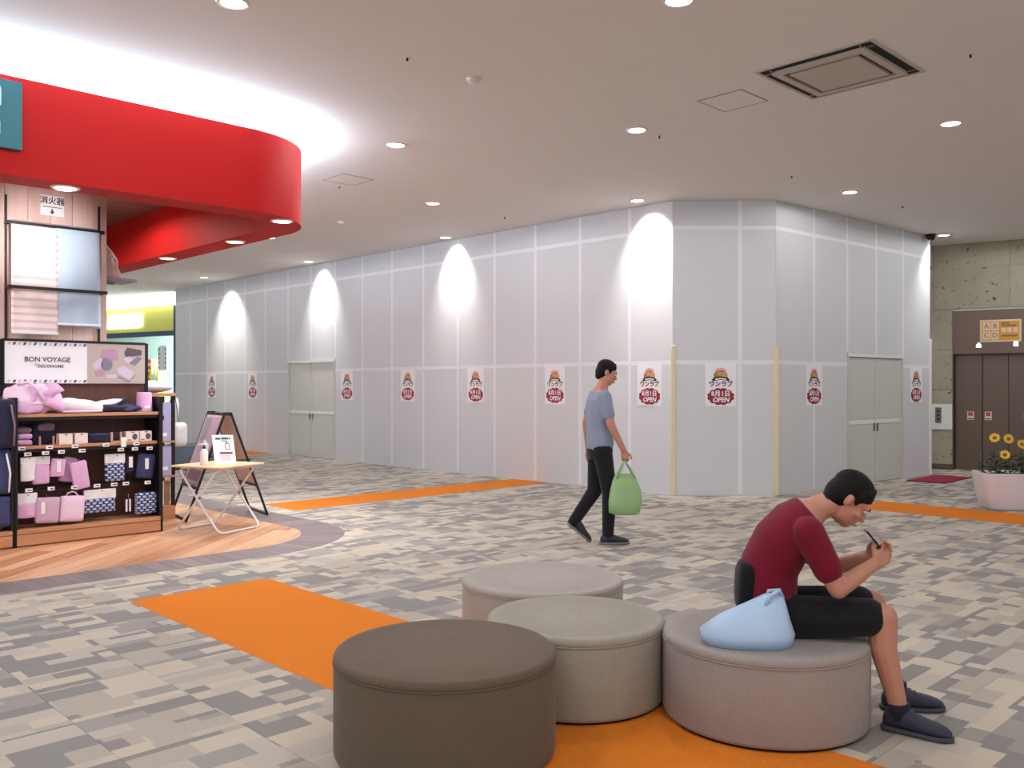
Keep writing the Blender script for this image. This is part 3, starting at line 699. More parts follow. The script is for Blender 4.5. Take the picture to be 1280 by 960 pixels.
rb = MB().plate([(-.10, .390), (0, .403), (.10, .390), (.10, .350), (0, .363), (-.10, .350)], -.0094, -.006, M_INK).plate([(-.075, .381), (0, .390), (.075, .381), (.075, .362), (0, .371), (-.075, .362)], -.0100, -.006, M_PAPER).plate([(-.125, .372), (-.095, .384), (-.095, .35), (-.125, .338), (-.112, .354)], -.0092, -.006, M_INK).plate([(.125, .372), (.112, .354), (.125, .338), (.095, .35), (.095, .384)], -.0092, -.006, M_INK).plate([(-.10, .398), (0, .411), (.10, .398), (.10, .388), (0, .401), (-.10, .388)], -.0098, -.007, M_INK).build('ribbon', poster)
text('name_lettering', 'ワンラブ', .082, M_TXTB, poster, (0, -.008, .303), bold=.004)
def put_poster(p, origin, rz, x, label, z=1.226, lean=0.0):
    p.location = origin + Matrix.Rotation(rz, 3, 'Z') @ Vector((x, 0, z)); p.rotation_euler.z = rz; p['label'] = label; p['group'] = 'opening posters on the hoarding'
spots = [(A, RZ_L, -.39, 'opening poster on the long hoarding beside the cream corner guard'), (A, RZ_L, -2.20, 'opening poster on the long hoarding above the end of the orange strip'), (A, RZ_L, -4.03, 'third opening poster on the long hoarding counted from the corner guard'), (A, RZ_L, -5.90, 'fourth opening poster on the long hoarding counted from the corner guard'), (A, RZ_L, -7.88, 'opening poster beside the long hoarding double door on its corner guard side'), (A, RZ_L, -11.73, 'opening poster on the long hoarding between double door and farthest poster'), (A, RZ_L, -13.79, 'farthest opening poster near the far end of the long hoarding'), (A, 0.0, .655, 'opening poster on the narrow hoarding face between the two corner guards'), (B, RZ_R, .95, 'opening poster on the hoarding between corner guard and door nearest the lift'), (B, RZ_R, 4.05, 'opening poster on the hoarding between the double door and the lift')]
for i, s in enumerate(spots):
    put_poster(poster if i == 0 else copy_tree(poster), *s)

# ------------------------------------------------------------------ round ottomans
def ottoman(label, x, y, r, h, m, seam):
    t = thing('ottoman', label, 'ottoman', (x, y, FZ), 0, 'round ottomans')
    body = MB().lathe([(r - .02, .012), (r - .006, .014), (r, .03), (r, h * .5), (r, h - .05), (r - .003, h - .036)], m, 72).build('side_cover', t)
    prof = [(r - .003, h - .037), (r + .001, h - .030), (r, h - .016), (r - .004, h - .008), (r - .011, h - .002), (r - .022, h), (r - .035, h + .0006)]
    prof += [(r * k, h + .0008 + .004 * (1 - k * k)) for k in (.84, .78, .7, .6, .5, .4, .3, .2, .1, .01)]
    MB().lathe(prof, m, 72).build('top_cushion', t)
    MB().tube([((r + .0005) * math.cos(2 * math.pi * k / 72), (r + .0005) * math.sin(2 * math.pi * k / 72), h - .037) for k in range(72)], .0035, seam, 6, True).build('piping', t)
    MB().lathe([(r - .03, 0), (r - .018, 0), (r - .018, .016), (r - .03, .016)], M_BLACK, 48).build('plinth', t)
    return t
F1 = fabric_mat('fabric_brown', rgb(104, 90, 76)); F2 = fabric_mat('fabric_grey', rgb(160, 155, 142)); F3 = fabric_mat('fabric_mauve', rgb(158, 149, 145)); F4 = fabric_mat('fabric_pinkgrey', rgb(172, 165, 158))
ottoman('dark brown round ottoman, the tallest of the cluster', -.275, 3.70, .455, .42, F1, F1)
ottoman('light grey round ottoman in the middle of the cluster', .309, 4.364, .43, .38, F2, F2)
ottoman('pinkish grey round ottoman with the seated person on it', 1.15, 4.09, .455, .38, F3, F3)
ottoman('pale pinkish beige round ottoman at the back of the cluster', .178, 5.258, .47, .38, F4, F4)
fo = ottoman('blue grey round ottoman by the far hoarding, half behind the A-frame stand', -5.85, 16.6, .52, .42, fabric_mat('fabric_bluegrey', rgb(112, 126, 140)), fabric_mat('fabric_bluegrey', rgb(112, 126, 140)))

# ------------------------------------------------------------------ display shelf (gondola) with its goods
GW, GB = 1.36, .40
def gondola(label, u0, width, header):
    g = thing('display_shelf', label, 'shelf unit', mw(u0, 9.15, FZ), ANG, None)
    MB().box(.012, width - .012, .02, GB, 0, .155, M_OAK).build('base', g)
    kb = MB().box(.008, width - .01, -.012, .022, .012, .115, M_OAK, .003).build('base_front', g)
    MB().box(.008, width - .01, -.014, .03, .120, .160, M_OAK, .004).build('deck_edge', g)
    MB().box(0, width, GB - .02, GB, .15, 1.54, M_DARKWOOD).build('back_panel', g)
    for x in (-.02, width - .02):
        MB().box(x, x + .035, -.005, .03, 0, 1.39, M_BLACK).build('front_post', g)
        MB().box(x, x + .035, GB - .03, GB + .005, 0, 1.95, M_BLACK).build('rear_post', g)
        MB().box(x + .004, x + .03, .0, GB, 1.37, 1.39, M_BLACK).box(x + .008, x + .024, .02, GB, .02, 1.38, M_BLACK).build('side_panel', g)
    MB().box(.0, width, .34, GB - .02, .50, .53, M_BLACK).build('hook_rail', g)
    for z, d in ((1.205, .01), (.905, .04)):
        MB().box(.016, width - .022, d, GB - .02, z, z + .03, M_OAK, .003).build('shelf_board', g)
        MB().box(.02, width - .03, d + .01, GB - .02, z - .03, z - .002, M_BLACK).build('shelf_rail', g)
    return g
g1 = gondola('black framed display shelf with oak boards and travel goods sign', 2.49, GW, True)
hd = MB().box(-.012, GW - .035, .335, .352, 1.525, 1.93, M_PAPER).build('header_sign', g1)
MB().box(-.02, GW - .03, .328, .36, 1.93, 1.955, M_BLACK).box(-.022, -.008, .328, .36, 1.50, 1.955, M_BLACK).build('sign_frame', hd)
M_STR1 = mat('stripe_dark', rgb(86, 76, 86), .7); M_STR2 = mat('stripe_mauve', rgb(206, 190, 204), .7)
for k in range(16):
    xx = .015 + k * .046; m_ = M_STR2 if k % 2 == 0 else M_STR1
    MB().plate([(xx, 1.895), (xx + .022, 1.895), (xx + .034, 1.922), (xx + .012, 1.922)], .331, .336, m_).build('stripe', hd)
    MB().plate([(xx, 1.533), (xx + .022, 1.533), (xx + .034, 1.560), (xx + .012, 1.560)], .331, .336, m_).build('stripe', hd)
M_TAUPE = mat('photo_taupe', rgb(186, 170, 166), .6); M_MAUVE = mat('photo_mauve', rgb(178, 142, 176), .6, var=.1); M_PGREY = mat('photo_grey', rgb(122, 122, 142), .6, var=.1); M_PDARK = mat('photo_dark', rgb(92, 80, 92), .6, var=.1); M_PLIL = mat('photo_lilac', rgb(202, 188, 210), .6); M_TXG = mat('lettering_grey', rgb(98, 82, 96), .7); M_TXP = mat('lettering_pink', rgb(222, 170, 196), .7)
MB().box(.745, 1.322, .331, .336, 1.527, 1.928, M_TAUPE).build('photo_print', hd); ph = hd.children[-1]
q = MB()
for poly, m_ in (([(.87, 1.79), (.90, 1.87), (.98, 1.885), (1.04, 1.87), (1.055, 1.78), (.98, 1.75)], M_MAUVE), ([(.79, 1.72), (.87, 1.79), (.9, 1.76), (.9, 1.68), (.81, 1.67)], M_PLIL), (ellipse(.935, 1.72, .058, .065), M_PGREY), ([(1.11, 1.84), (1.14, 1.90), (1.29, 1.875), (1.29, 1.82), (1.13, 1.80)], M_PDARK), ([(1.09, 1.78), (1.16, 1.81), (1.21, 1.77), (1.15, 1.73)], M_PLIL), ([(1.16, 1.74), (1.25, 1.81), (1.30, 1.79), (1.22, 1.71)], M_PGREY), ([(1.03, 1.68), (1.10, 1.71), (1.22, 1.64), (1.17, 1.56), (1.06, 1.62)], M_PLIL), ([(1.06, 1.60), (1.16, 1.55), (1.22, 1.62), (1.215, 1.60), (1.16, 1.535), (1.055, 1.585)], M_PGREY), ([(.82, 1.64), (.88, 1.67), (.92, 1.64), (.91, 1.60), (.83, 1.59)], M_MAUVE), ([(.93, 1.61), (1.03, 1.62), (1.03, 1.58), (.94, 1.575)], M_PLIL)):
    q.plate(poly, .3285, .332, m_)
q.build('photo_motif', hd)
text('headline_lettering', 'BON VOYAGE', .066, M_TXG, hd, (.375, .330, 1.757), bold=.0014); text('subline_lettering', 'DECOHOME', .040, M_TXG, hd, (.40, .330, 1.692), space=1.1, bold=.001); text('script_lettering', 'by', .045, M_TXP, hd, (.272, .330, 1.710), shear=.4, bold=.001)
M_TAG = mat('price_card', rgb(240, 232, 238), .6)
def price(g, x, z, y=-.004, w=.062):
    tg = MB().box(x - w / 2, x + w / 2, y - .003, y, z - .017, z + .017, M_TAG).build('price_tag', g)
    MB().box(x - w * .2, x + w * .36, y - .0042, y - .002, z - .006, z + .004, M_STR1).build('print', tg)
for x in (.06, .30, .53, .82, 1.12): price(g1, x, .915, .037)
for x, z in ((.115, .858), (.27, .862), (.41, .866), (.60, .868), (.97, .86), (1.11, .862), (1.26, .86), (.125, .52), (.32, .52), (.53, .515), (.74, .515), (.905, .515), (1.02, .515), (1.24, .51)):
    price(g1, x, z, .05)
    MB().tube([(x, .38, z - .02), (x, .06, z - .02), (x, .05, z - .005)], .003, M_STEEL, 6).build('hook', g1)
for x in (.225, .345):
    MB().box(x - .008, x + .008, .06, .08, .935, 1.02, M_OAK).build('stand_post', g1)
# goods on and in the shelf
def gthing(name, label, cat, x, y, z, rz=0.0, group=None): return thing(name, label, cat, mw(2.49 + x, 9.15 + y, FZ + z), ANG + rz, group)
PINK = fabric_mat('pink_cloth', rgb(222, 176, 218), 160, .08); PINKL = fabric_mat('pale_pink_cloth', rgb(236, 208, 232), 160, .06); WHT = fabric_mat('white_cloth', rgb(240, 236, 242), 160, .05); NAVY = fabric_mat('navy_cloth', rgb(46, 44, 66), 160, .2); NAVYP = dots_mat('navy_oval_print', rgb(34, 50, 112), rgb(214, 224, 240), 17, 36); MAUV = fabric_mat('mauve_cloth', rgb(128, 106, 122), 160, .15)
NAVYN = mat('navy_floral', rgb(58, 62, 104), .85, var=.75, scale=46)
t = gthing('folded_bag', 'large crumpled pink travel bag heaped on the top shelf board', 'bag', .20, .18, 1.235)
MB().soft((0.0, 0, .145), (.47, .30, .31), PINKL, .8, .75, 'z', 48, 30, .06, 9, 1).build('bag_body', t)
MB().soft((.06, -.10, .17), (.38, .12, .13), PINK, .9, .8, 'y', 36, 18, .05, 12, 4, Matrix.Rotation(R(-28), 3, 'Y')).build('fold', t)
MB().soft((.13, -.12, .09), (.26, .10, .09), PINK, .9, .8, 'y', 30, 14, .035, 9, 6, Matrix.Rotation(R(25), 3, 'Y')).build('fold', t)
MB().soft((-.08, -.13, .06), (.26, .08, .11), PINK, .7, .5, 'y', 24, 12, .015, 9, 8).build('front_pocket', t)
MB().tube([(-.16, -.08, .28), (-.08, -.15, .30), (.0, -.17, .22), (.04, -.17, .12)], .018, PINKL, 8).build('strap', t)
t = gthing('cushion_pouch', 'plump white pouch lying flat next to the crumpled pink bag', 'pouch', .60, .14, 1.235)
MB().soft((0, 0, .07), (.42, .26, .13), WHT, .8, .5, 'z', 32, 16, .012, 8, 2, Matrix.Rotation(R(6), 3, 'Y')).build('cover', t); MB().soft((0, -.012, .016), (.40, .25, .03), PINKL, .6, .4, 'z', 28, 10, .004, 8, 2).build('piping', t)
t = gthing('folded_cloth', 'white and navy folded cloth bag in the middle of the top shelf', 'bag', .92, .19, 1.235)
MB().soft((-.02, .04, .09), (.30, .16, .07), WHT, .8, .5, 'z', 28, 12, .02, 7, 3, Matrix.Rotation(R(-10), 3, 'Y')).build('white_fold', t)
MB().soft((-.02, -.02, .035), (.40, .20, .07), NAVY, .7, .5, 'z', 28, 12, .014, 9, 5).build('navy_fold', t); MB().soft((.10, .0, .10), (.16, .12, .035), NAVY, .8, .6, 'z', 24, 10, .01, 9, 7, Matrix.Rotation(R(-35), 3, 'Y')).build('flap', t)
t = gthing('folded_pouch', 'flat navy patterned pouch leaning beside the pink cylinder', 'pouch', 1.10, .16, 1.235)
MB().soft((0, 0, .035), (.22, .18, .07), NAVYN, .9, .6, 'z', 26, 12, .02, 12, 9).build('cover', t)
t = gthing('toilet_case', 'upright pink cylinder case at the right end of the top shelf', 'case', 1.245, .15, 1.235)
MB().lathe([(.078, 0), (.082, .015), (.078, .05), (.072, .185), (.066, .198), (.01, .20)], PINK, 28).build('case_body', t); MB().box(-.03, .03, -.088, -.076, .03, .06, WHT, .006).build('label', t)
for k, (dx, w_) in enumerate(((0, .15), (.005, .14), (-.005, .145))):
    t = gthing('folded_pouch', ['folded pink pouch at the bottom of the pink stack', 'folded pink pouch in the middle of the pink stack', 'folded mauve pouch on top of the pink stack'][k], 'pouch', .10 + dx, .17, .935 + k * .058)
    MB().soft((0, 0, .029), (w_, .18, .06), [PINK, PINK, MAUV][k], .6, .4, 'z', 24, 10, .006, 9, k).build('cover', t)
t = gthing('packed_bag', 'dark grey packed bag in a little wooden stand on the second shelf', 'bag', .285, .24, .935)
MB().soft((0, 0, .10), (.22, .14, .21), NAVY, .7, .55, 'y', 28, 14, .02, 9, 5, Matrix.Rotation(R(12), 3, 'Y')).build('bag_body', t); MB().soft((.03, -.06, .17), (.16, .05, .08), MAUV, .8, .6, 'y', 24, 10, .012, 9, 3).build('flap', t)
M_CARD = mat('cream_carton', rgb(236, 222, 214), .7); M_KRAFT = mat('kraft_side', rgb(204, 160, 130), .7)
for k, (x, w_, dk) in enumerate(((.462, .122, 0), (.606, .118, 0), (1.10, .128, 1), (1.235, .122, 1))):
    t = gthing('small_carton', ['small cream carton left of the second shelf middle', 'small cream carton next to the long navy pouch', 'small cream carton with dark picture beside the pink stand', 'small cream carton with dark picture at the end of the second shelf'][k], 'carton', x, .13, .935)
    MB().box(-w_ / 2, w_ / 2, -.05, .05, 0, .102, M_CARD, .003).build('box', t); MB().box(-.01, .014, -.052, -.048, .088, .097, M_INK).build('hang_hole', t)
    if dk: MB().plate(ellipse(.022, .048, .026, .032, 16), -.053, -.049, M_PDARK).build('picture', t); MB().box(-.05, -.015, -.0525, -.049, .012, .02, M_STR1).build('print', t)
    else: MB().box(-.045, .0, -.052, -.049, .01, .016, M_STR2).build('print', t)
t = gthing('long_pouch', 'long navy pouch with pale flecked top on the second shelf', 'pouch', .776, .14, .935)
MB().soft((0, 0, .045), (.215, .12, .09), NAVY, .6, .45, 'y', 28, 12).build('pouch_body', t); MB().soft((0, -.012, .082), (.19, .10, .025), NAVYN, .6, .4, 'z', 24, 8).build('flecked_top', t)
t = gthing('card_stand', 'small pink card stand with a white tag on the second shelf', 'stand', .945, .12, .935)
MB().box(-.055, -.035, -.03, .03, 0, .10, M_KRAFT).box(.035, .055, -.03, .03, 0, .10, M_KRAFT).box(-.055, .055, -.03, .03, 0, .012, M_KRAFT).build('frame', t); MB().soft((0, 0, .06), (.06, .05, .08), NAVY, .7, .5, 'y', 20, 10).build('pouch', t); MB().box(.005, .055, -.135, -.13, -.045, .05, M_PAPER).build('white_tag', t)
MB().tube([(.03, -.02, .06), (.03, -.132, .05)], .002, M_PAPER, 6).build('tag_string', t)
def hanging(name, label, x, z0, z1, w, d, m, y=.12, header=None, tilt=0.0, tagm=None, strap=None, e2=.17, xt=0.0):
    t = gthing(name, label, 'pouch' if 'pouch' in name else 'bag', x, y, z0, 0, 'goods hanging on the display shelf')
    h = z1 - z0; top = h - (header[0] if header else 0)
    MB().soft((0, 0, top / 2), (w, d, top), m, .45, e2, 'y', 36, 12, .006, 14, x * 9, Matrix.Rotation(R(tilt), 3, 'Y')).build('bag_body', t)
    if header:
        MB().box(-w / 2 - .002, w / 2 + .002, -d * .35, d * .2, top - .008, h, header[1], .003).build('header_card', t)
        MB().box(.008, .024, -d * .35 - .002, -d * .35 + .001, h - .02, h - .013, M_INK).build('hang_hole', t)
    if tagm: MB().box(tagm[0] - .018, tagm[0] + .018, -d / 2 - .008, -d / 2 - .003, tagm[1], tagm[1] + .11, M_TAG).build('swing_tag', t)
    hz = h
    MB().tube([(0, 0, h - .02), (0, .01, h + .015), (0, (.38 - y) * .5, h + .02), (0, .385 - y, h + .022)], .003, M_STEEL, 6).build('hook', t)
    if strap: MB().tube([(-w * .3, 0, h - .015), (-w * .15, -.01, h + .03), (0, -.012, h + .042), (w * .15, -.01, h + .03), (w * .3, 0, h - .015)], .007, m, 8).build('carry_handle', t)
    return t
hanging('hanging_pouch', 'white headed pale pink flat pouch hanging below the second shelf', .126, .60, .826, .125, .05, WHT, header=(.05, M_PAPER), y=.10)
hanging('hanging_pouch', 'wider pink flat pouch with white header hanging below the second shelf', .252, .56, .827, .155, .06, PINK, header=(.07, M_PAPER), y=.14)
hanging('hanging_pouch', 'small pink pouch with a paper swing tag hanging below the second shelf', .40, .62, .80, .13, .05, PINK, tilt=6, tagm=(.0, .05))
hanging('hanging_bag', 'pink bag hanging tilted behind another pink bag in the upper row', .52, .56, .80, .13, .06, PINK, tilt=12, y=.2)
hanging('hanging_bag', 'front pink bag hanging tilted in the upper row', .592, .49, .765, .155, .06, PINK, tilt=-9, y=.09)
hanging('hanging_pouch', 'navy oval print pouch with white header hanging in the upper row', .935, .54, .815, .19, .06, NAVYP, header=(.085, M_PAPER))
hanging('hanging_bag', 'black pouch with a long white swing tag between the navy pouches', 1.085, .62, .80, .08, .05, NAVY, tagm=(.0, .05))
hanging('hanging_bag', 'dark navy flecked bag with white swing tag at the upper right', 1.245, .545, .80, .18, .07, NAVYN, tilt=8, tagm=(.0, .10))
hanging('hanging_pouch', 'pink pouch with white header at the lower left hook', .116, .25, .485, .185, .08, PINK, header=(.085, M_PAPER))
hanging('hanging_bag', 'dusty pink bag with a paper tag in the lower row', .30, .185, .435, .21, .08, fabric_mat('dusty_pink', rgb(206, 172, 194), 160, .08), tagm=(-.05, .10), y=.10, tilt=4)
hanging('hanging_bag', 'boxy pale pink bag with carry handles in the lower row', .52, .18, .43, .22, .12, PINKL, strap=1, tilt=4, y=.10)
hanging('hanging_pouch', 'wide navy oval print pouch with white header in the lower row', .79, .24, .47, .30, .06, NAVYP, header=(.085, M_PAPER))
hanging('hanging_bag', 'square navy oval print bag at the lower right hook', 1.24, .185, .405, .21, .10, NAVYP, y=.10)
t = gthing('tag_pair', 'two narrow white tags hanging beside the square navy bag', 'tag', 1.075, .12, .22); MB().box(-.03, -.012, -.002, .002, 0, .125, M_TAG).box(.005, .023, -.002, .002, 0, .125, M_TAG).build('tags', t); MB().tube([(0, 0, .12), (0, .01, .18), (0, .26, .2)], .003, M_STEEL, 6).build('hook', t)
# neighbouring shelf, only its right end is in view
g2 = gondola('black framed display shelf with dark bags, left neighbour of the travel goods shelf', 2.49 - GW - .02, GW, False)
for k, (x, z0, z1, w_) in enumerate(((-.10, .93, 1.38, .16), (-.115, .50, .93, .17), (-.12, .20, .48, .17))):
    t = hanging('hanging_bag', ['dark navy bag at the top of the neighbouring shelf end', 'dark navy bag with pale straps in the middle of the neighbouring shelf end', 'dark navy bag at the bottom of the neighbouring shelf end'][k], x, z0, z1, w_, .14, NAVYN if k else NAVY, y=-.03 if k == 0 else .06)
    if k < 2: MB().tube([(.05, -.09, .02), (.06, -.09, .2), (.03, -.08, z1 - z0 - .05)], .009, WHT if k else MAUV, 8).build('strap', t)

# second display unit behind, seen past the right end of the shelf
g3 = thing('side_display', 'black display frame with oak top behind the travel goods shelf', 'shelf unit', mw(3.55, 9.95, FZ), ANG)
MB().box(0, .80, 0, .5, .0, .155, M_OAK, .003).build('base', g3); MB().box(0, .80, -.02, .52, 1.385, 1.42, M_OAK, .003).build('top_board', g3)
for x in (0, .76):
    for y in (0, .46): MB().box(x, x + .035, y, y + .035, .15, 1.385, M_BLACK).build('post', g3)
MB().box(.04, .76, .2, .22, .16, 1.38, M_DARKWOOD).build('back_panel', g3)
for z in (.47, .86): MB().box(.0, .79, -.005, .2, z, z + .022, M_OAK).build('shelf_board', g3)
def g3t(name, label, cat, x, y, z, rz=0.0): return thing(name, label, cat, mw(3.55 + x, 9.95 + y, FZ + z), ANG + rz)
t = g3t('pillow', 'pale lilac white pillow lying on the oak top of the rear display', 'pillow', .57, .2, 1.42); MB().soft((0, 0, .07), (.46, .40, .14), fabric_mat('pillow_white', rgb(214, 212, 228), 160, .05), 1.0, .35, 'z', 32, 14, .006, 7, 1).build('cover', t)
LIL = mat('lilac_box', rgb(168, 164, 204), .6); 
t = g3t('lilac_box', 'upper lilac gift box on the rear display', 'box', .655, .08, .882); MB().box(-.10, .10, -.07, .07, 0, .43, LIL, .003).build('box', t); MB().ball((-.0, -.072, .26), (.02, .004, .03), M_INK, 10).build('motif', t); MB().box(-.07, .05, -.073, -.069, .05, .09, M_PAPER).build('label', t)
t = g3t('lilac_box', 'lower lilac gift box on the rear display', 'box', .665, .08, .492); MB().box(-.10, .10, -.07, .07, 0, .33, LIL, .003).build('box', t); MB().box(-.05, .05, -.073, -.069, .06, .1, M_PAPER).build('label', t)
t = g3t('paper_card', 'narrow white card standing in the bottom of the rear display', 'card', .66, .06, .157); MB().box(-.04, .03, -.01, .0, 0, .27, M_PAPER).build('sheet', t); MB().box(-.04, .03, -.0, .03, 0, .02, M_KRAFT).build('foot', t)
t = g3t('wood_block', 'orange brown wooden block in the bottom of the rear display', 'block', .735, .12, .157); MB().box(-.03, .03, -.05, .05, 0, .26, M_OAK, .004).build('block', t); MB().box(-.032, .032, -.052, .052, .25, .262, M_KRAFT).build('cap', t)
CREAMB = mat('clear_pouch', rgb(206, 206, 208), .35, var=.08, scale=14, bump=.2)
for k, (x, z0, z1, w_) in enumerate(((.83, 1.06, 1.37, .10), (.87, .80, 1.08, .17))):
    t = g3t('hanging_pouch', ['slim cream pouch hanging on the end of the rear display', 'puffy grey white pouch hanging on the end of the rear display'][k], 'pouch', x, .1 if k == 0 else .04, z0)
    MB().soft((0, 0, (z1 - z0) / 2), (w_, .09, z1 - z0), CREAMB, .7, .45, 'y', 28, 14, .012, 10, k + 2).build('pouch_body', t)
    MB().tube([(0, 0, z1 - z0 - .02), (-.02, 0, z1 - z0 + .04), (-.06, 0, 1.40 - z0)], .004, M_BLACK, 6).build('cord', t)

# ------------------------------------------------------------------ folding table, notice card, bottle
ft = thing('folding_table', 'small folding table with pale wood top and white tube legs', 'table', (-3.075, 9.38, FZ), R(-25.6))
TL, TW_, TZ = .66, .66, .685
tp = MB().box(-TL / 2, TL / 2, -TW_ / 2, TW_ / 2, TZ - .022, TZ, wood_mat('table_top_wood', rgb(214, 172, 128), rgb(232, 196, 152), .4, 'Y', .7), .009).build('tabletop', ft)
def uleg(sx, yo):
    lx, hx = .30 * sx, -.25 * sx; y0 = TW_ / 2 - .03 - yo; pts = []
    def arc(c, a0, a1, r, plane):
        return [c + plane[0] * (r * math.cos(a0 + (a1 - a0) * k / 5)) + plane[1] * (r * math.sin(a0 + (a1 - a0) * k / 5)) for k in range(6)]
    s = Vector((hx - lx, 0, TZ - .035 - .012)).normalized(); yv = Vector((0, 1, 0)); lo = Vector((lx, 0, .012)); up = Vector((hx, 0, TZ - .035)); r = .06
    p = [up - s * r * 0 + yv * (-y0 + r), up - s * r * .3 - yv * (y0 - r * .3), up - s * r - yv * y0]
    p += [lo + s * r - yv * y0, lo + s * r * .3 - yv * (y0 - r * .3), lo - yv * (y0 - r), lo + yv * (y0 - r), lo + s * r * .3 + yv * (y0 - r * .3), lo + s * r + yv * y0]
    p += [up - s * r + yv * y0, up - s * r * .3 + yv * (y0 - r * .3), up + yv * (y0 - r)]
    return MB().tube(p, .011, mat('white_tube', rgb(232, 228, 232), .35), 10, True)
uleg(1, 0).build('leg_frame', ft); uleg(-1, .025).build('leg_frame', ft)
for y in (-1, 1): MB().cyl((.025, y * .30, .36), (.025, y * .275, .36), .012, m=M_STEEL, n=12).build('pivot', ft)
Mt = Matrix.Translation(ft.location) @ Matrix.Rotation(R(-25.6), 4, 'Z')
nc = thing('notice_card', 'white notice card with a bottle drawing propped on the folding table', 'notice', Mt @ Vector((.10, -.02, TZ)), R(4))
MB().pts([(-.095, 0, 0), (.125, 0, 0), (.065, .10, .30), (-.155, .10, .30), (-.095, .006, 0), (.125, .006, 0), (.065, .106, .30), (-.155, .106, .30)], [(0, 1, 2, 3), (7, 6, 5, 4), (0, 4, 5, 1), (1, 5, 6, 2), (2, 6, 7, 3), (3, 7, 4, 0)], M_PAPER).build('card', nc)
def oncard(x, z, w, h): # point on the leaning card
    sh = lambda x_, z_: (x_ - .06 * z_ / .30, -.0015 + .10 * z_ / .30, z_)
    return [sh(x - w / 2, z - h / 2), sh(x + w / 2, z - h / 2), sh(x + w / 2, z + h / 2), sh(x - w / 2, z + h / 2)]
M_TEALINK = mat('teal_ink', rgb(70, 110, 116), .7)
for x, z, w, h, m_ in ((-.035, .262, .05, .022, M_TEALINK), (.035, .264, .07, .024, M_TEALINK), (.085, .264, .018, .02, M_TEALINK), (.035, .115, .13, .02, M_SGR), (.02, .085, .12, .008, M_STR2), (.02, .065, .10, .008, M_STR2), (.03, .045, .09, .008, M_STR2)):
    MB().pts(oncard(x, z, w, h), [(0, 1, 2, 3)], m_).build('print_line', nc)
for x, z, w, h in ((.055, .152, .042, .006), (.034, .182, .006, .06), (.076, .182, .006, .06), (.055, .212, .03, .006), (.052, .225, .012, .022), (.03, .238, .05, .008)):
    MB().pts(oncard(x, z, w, h), [(0, 1, 2, 3)], M_SGR).build('bottle_drawing', nc)
MB().bar((0, .105, .28), (.02, .17, 0.002), .04, .003, M_PAPER).build('easel_leg', nc)
bt = thing('pump_bottle', 'white pump bottle of hand sanitiser on the folding table', 'bottle', Mt @ Vector((-.03, -.17, TZ)))
MB().lathe([(.036, 0), (.040, .006), (.040, .125), (.034, .145), (.016, .158), (.016, .17)], mat('bottle_white', rgb(238, 232, 236), .3), 28).build('bottle_body', bt); MB().lathe([(.017, .168), (.018, .19), (.008, .192), (.008, .21)], M_INK, 18).build('collar', bt)
MB().cyl((0, 0, .205), (0, 0, .222), .014, m=M_PAPER, n=16).bar((.005, 0, .217), (-.055, -.01, .213), .014, .010, M_PAPER).build('pump_head', bt)
# A-frame stand
af = thing('a_frame_stand', 'black A-frame poster stand behind the folding table', 'sign stand', (-3.4, 10.41, FZ), R(34))
HW, AH, SP = .33, 1.19, .46
M_PRINT = mat('pinkish_print', rgb(176, 150, 168), .3, var=.35, scale=5); M_BACK = mat('beige_back', rgb(214, 196, 190), .7)
for sg in (-1, 1):
    P = lambda y, t: Vector((sg * (SP - (SP - .035) * t), y, AH * t)); nv = Vector((AH, 0, (SP - .035) * 1.0)).normalized(); nv.x *= sg
    pn_ = MB(); 
    for y in (-HW, HW): pn_.bar(P(y, 0.0), P(y, 1.0), .026, .022, M_BLACK, nv)
    for t_ in (.013, .30, .99): pn_.bar(P(-HW, t_), P(HW, t_), .03, .022, M_BLACK, nv)
    fr = pn_.build('leaf_frame', af)
    off = nv * .006
    a_, b_, c_, d_ = P(-HW + .01, .31) + off, P(HW - .01, .31) + off, P(HW - .01, .98) + off, P(-HW + .01, .98) + off
    MB().pts([a_, b_, c_, d_, a_ - nv * .012, b_ - nv * .012, c_ - nv * .012, d_ - nv * .012], [(0, 1, 2, 3), (7, 6, 5, 4), (0, 4, 5, 1), (1, 5, 6, 2), (2, 6, 7, 3), (3, 7, 4, 0)], M_BACK).build('panel', af)
    pa_ = [P(-HW + .03, .33) + nv * .013, P(HW - .03, .33) + nv * .013, P(HW - .03, .96) + nv * .013, P(-HW + .03, .96) + nv * .013]
    pr = MB().pts(pa_ + [p - nv * .006 for p in pa_], [(0, 1, 2, 3), (7, 6, 5, 4), (0, 4, 5, 1), (1, 5, 6, 2), (2, 6, 7, 3), (3, 7, 4, 0)], M_PRINT).build('printed_sheet', af)
    gg = lambda y, t: P(y, t) + nv * .0145
    for q, m_ in (([gg(-.30, .52), gg(-.02, .60), gg(.05, .74), gg(-.22, .70)], M_PAPER), ([gg(.0, .74), gg(.22, .72), gg(.25, .94), gg(.02, .94)], mat('print_grey', rgb(140, 140, 150), .4)), ([gg(-.28, .36), gg(.2, .36), gg(.2, .46), gg(-.28, .46)], mat('print_plum', rgb(126, 84, 104), .4))):
        MB().pts(q, [(0, 1, 2, 3)], m_).build('print_area', pr)
for y in (-HW, HW):
    MB().bar((-.26, y, .655), (.26, y, .655), .012, .012, M_BLACK).build('stay', af); MB().bar((-.045, y, AH - .003), (.045, y, AH - .003), .03, .03, M_BLACK).build('hinge', af)

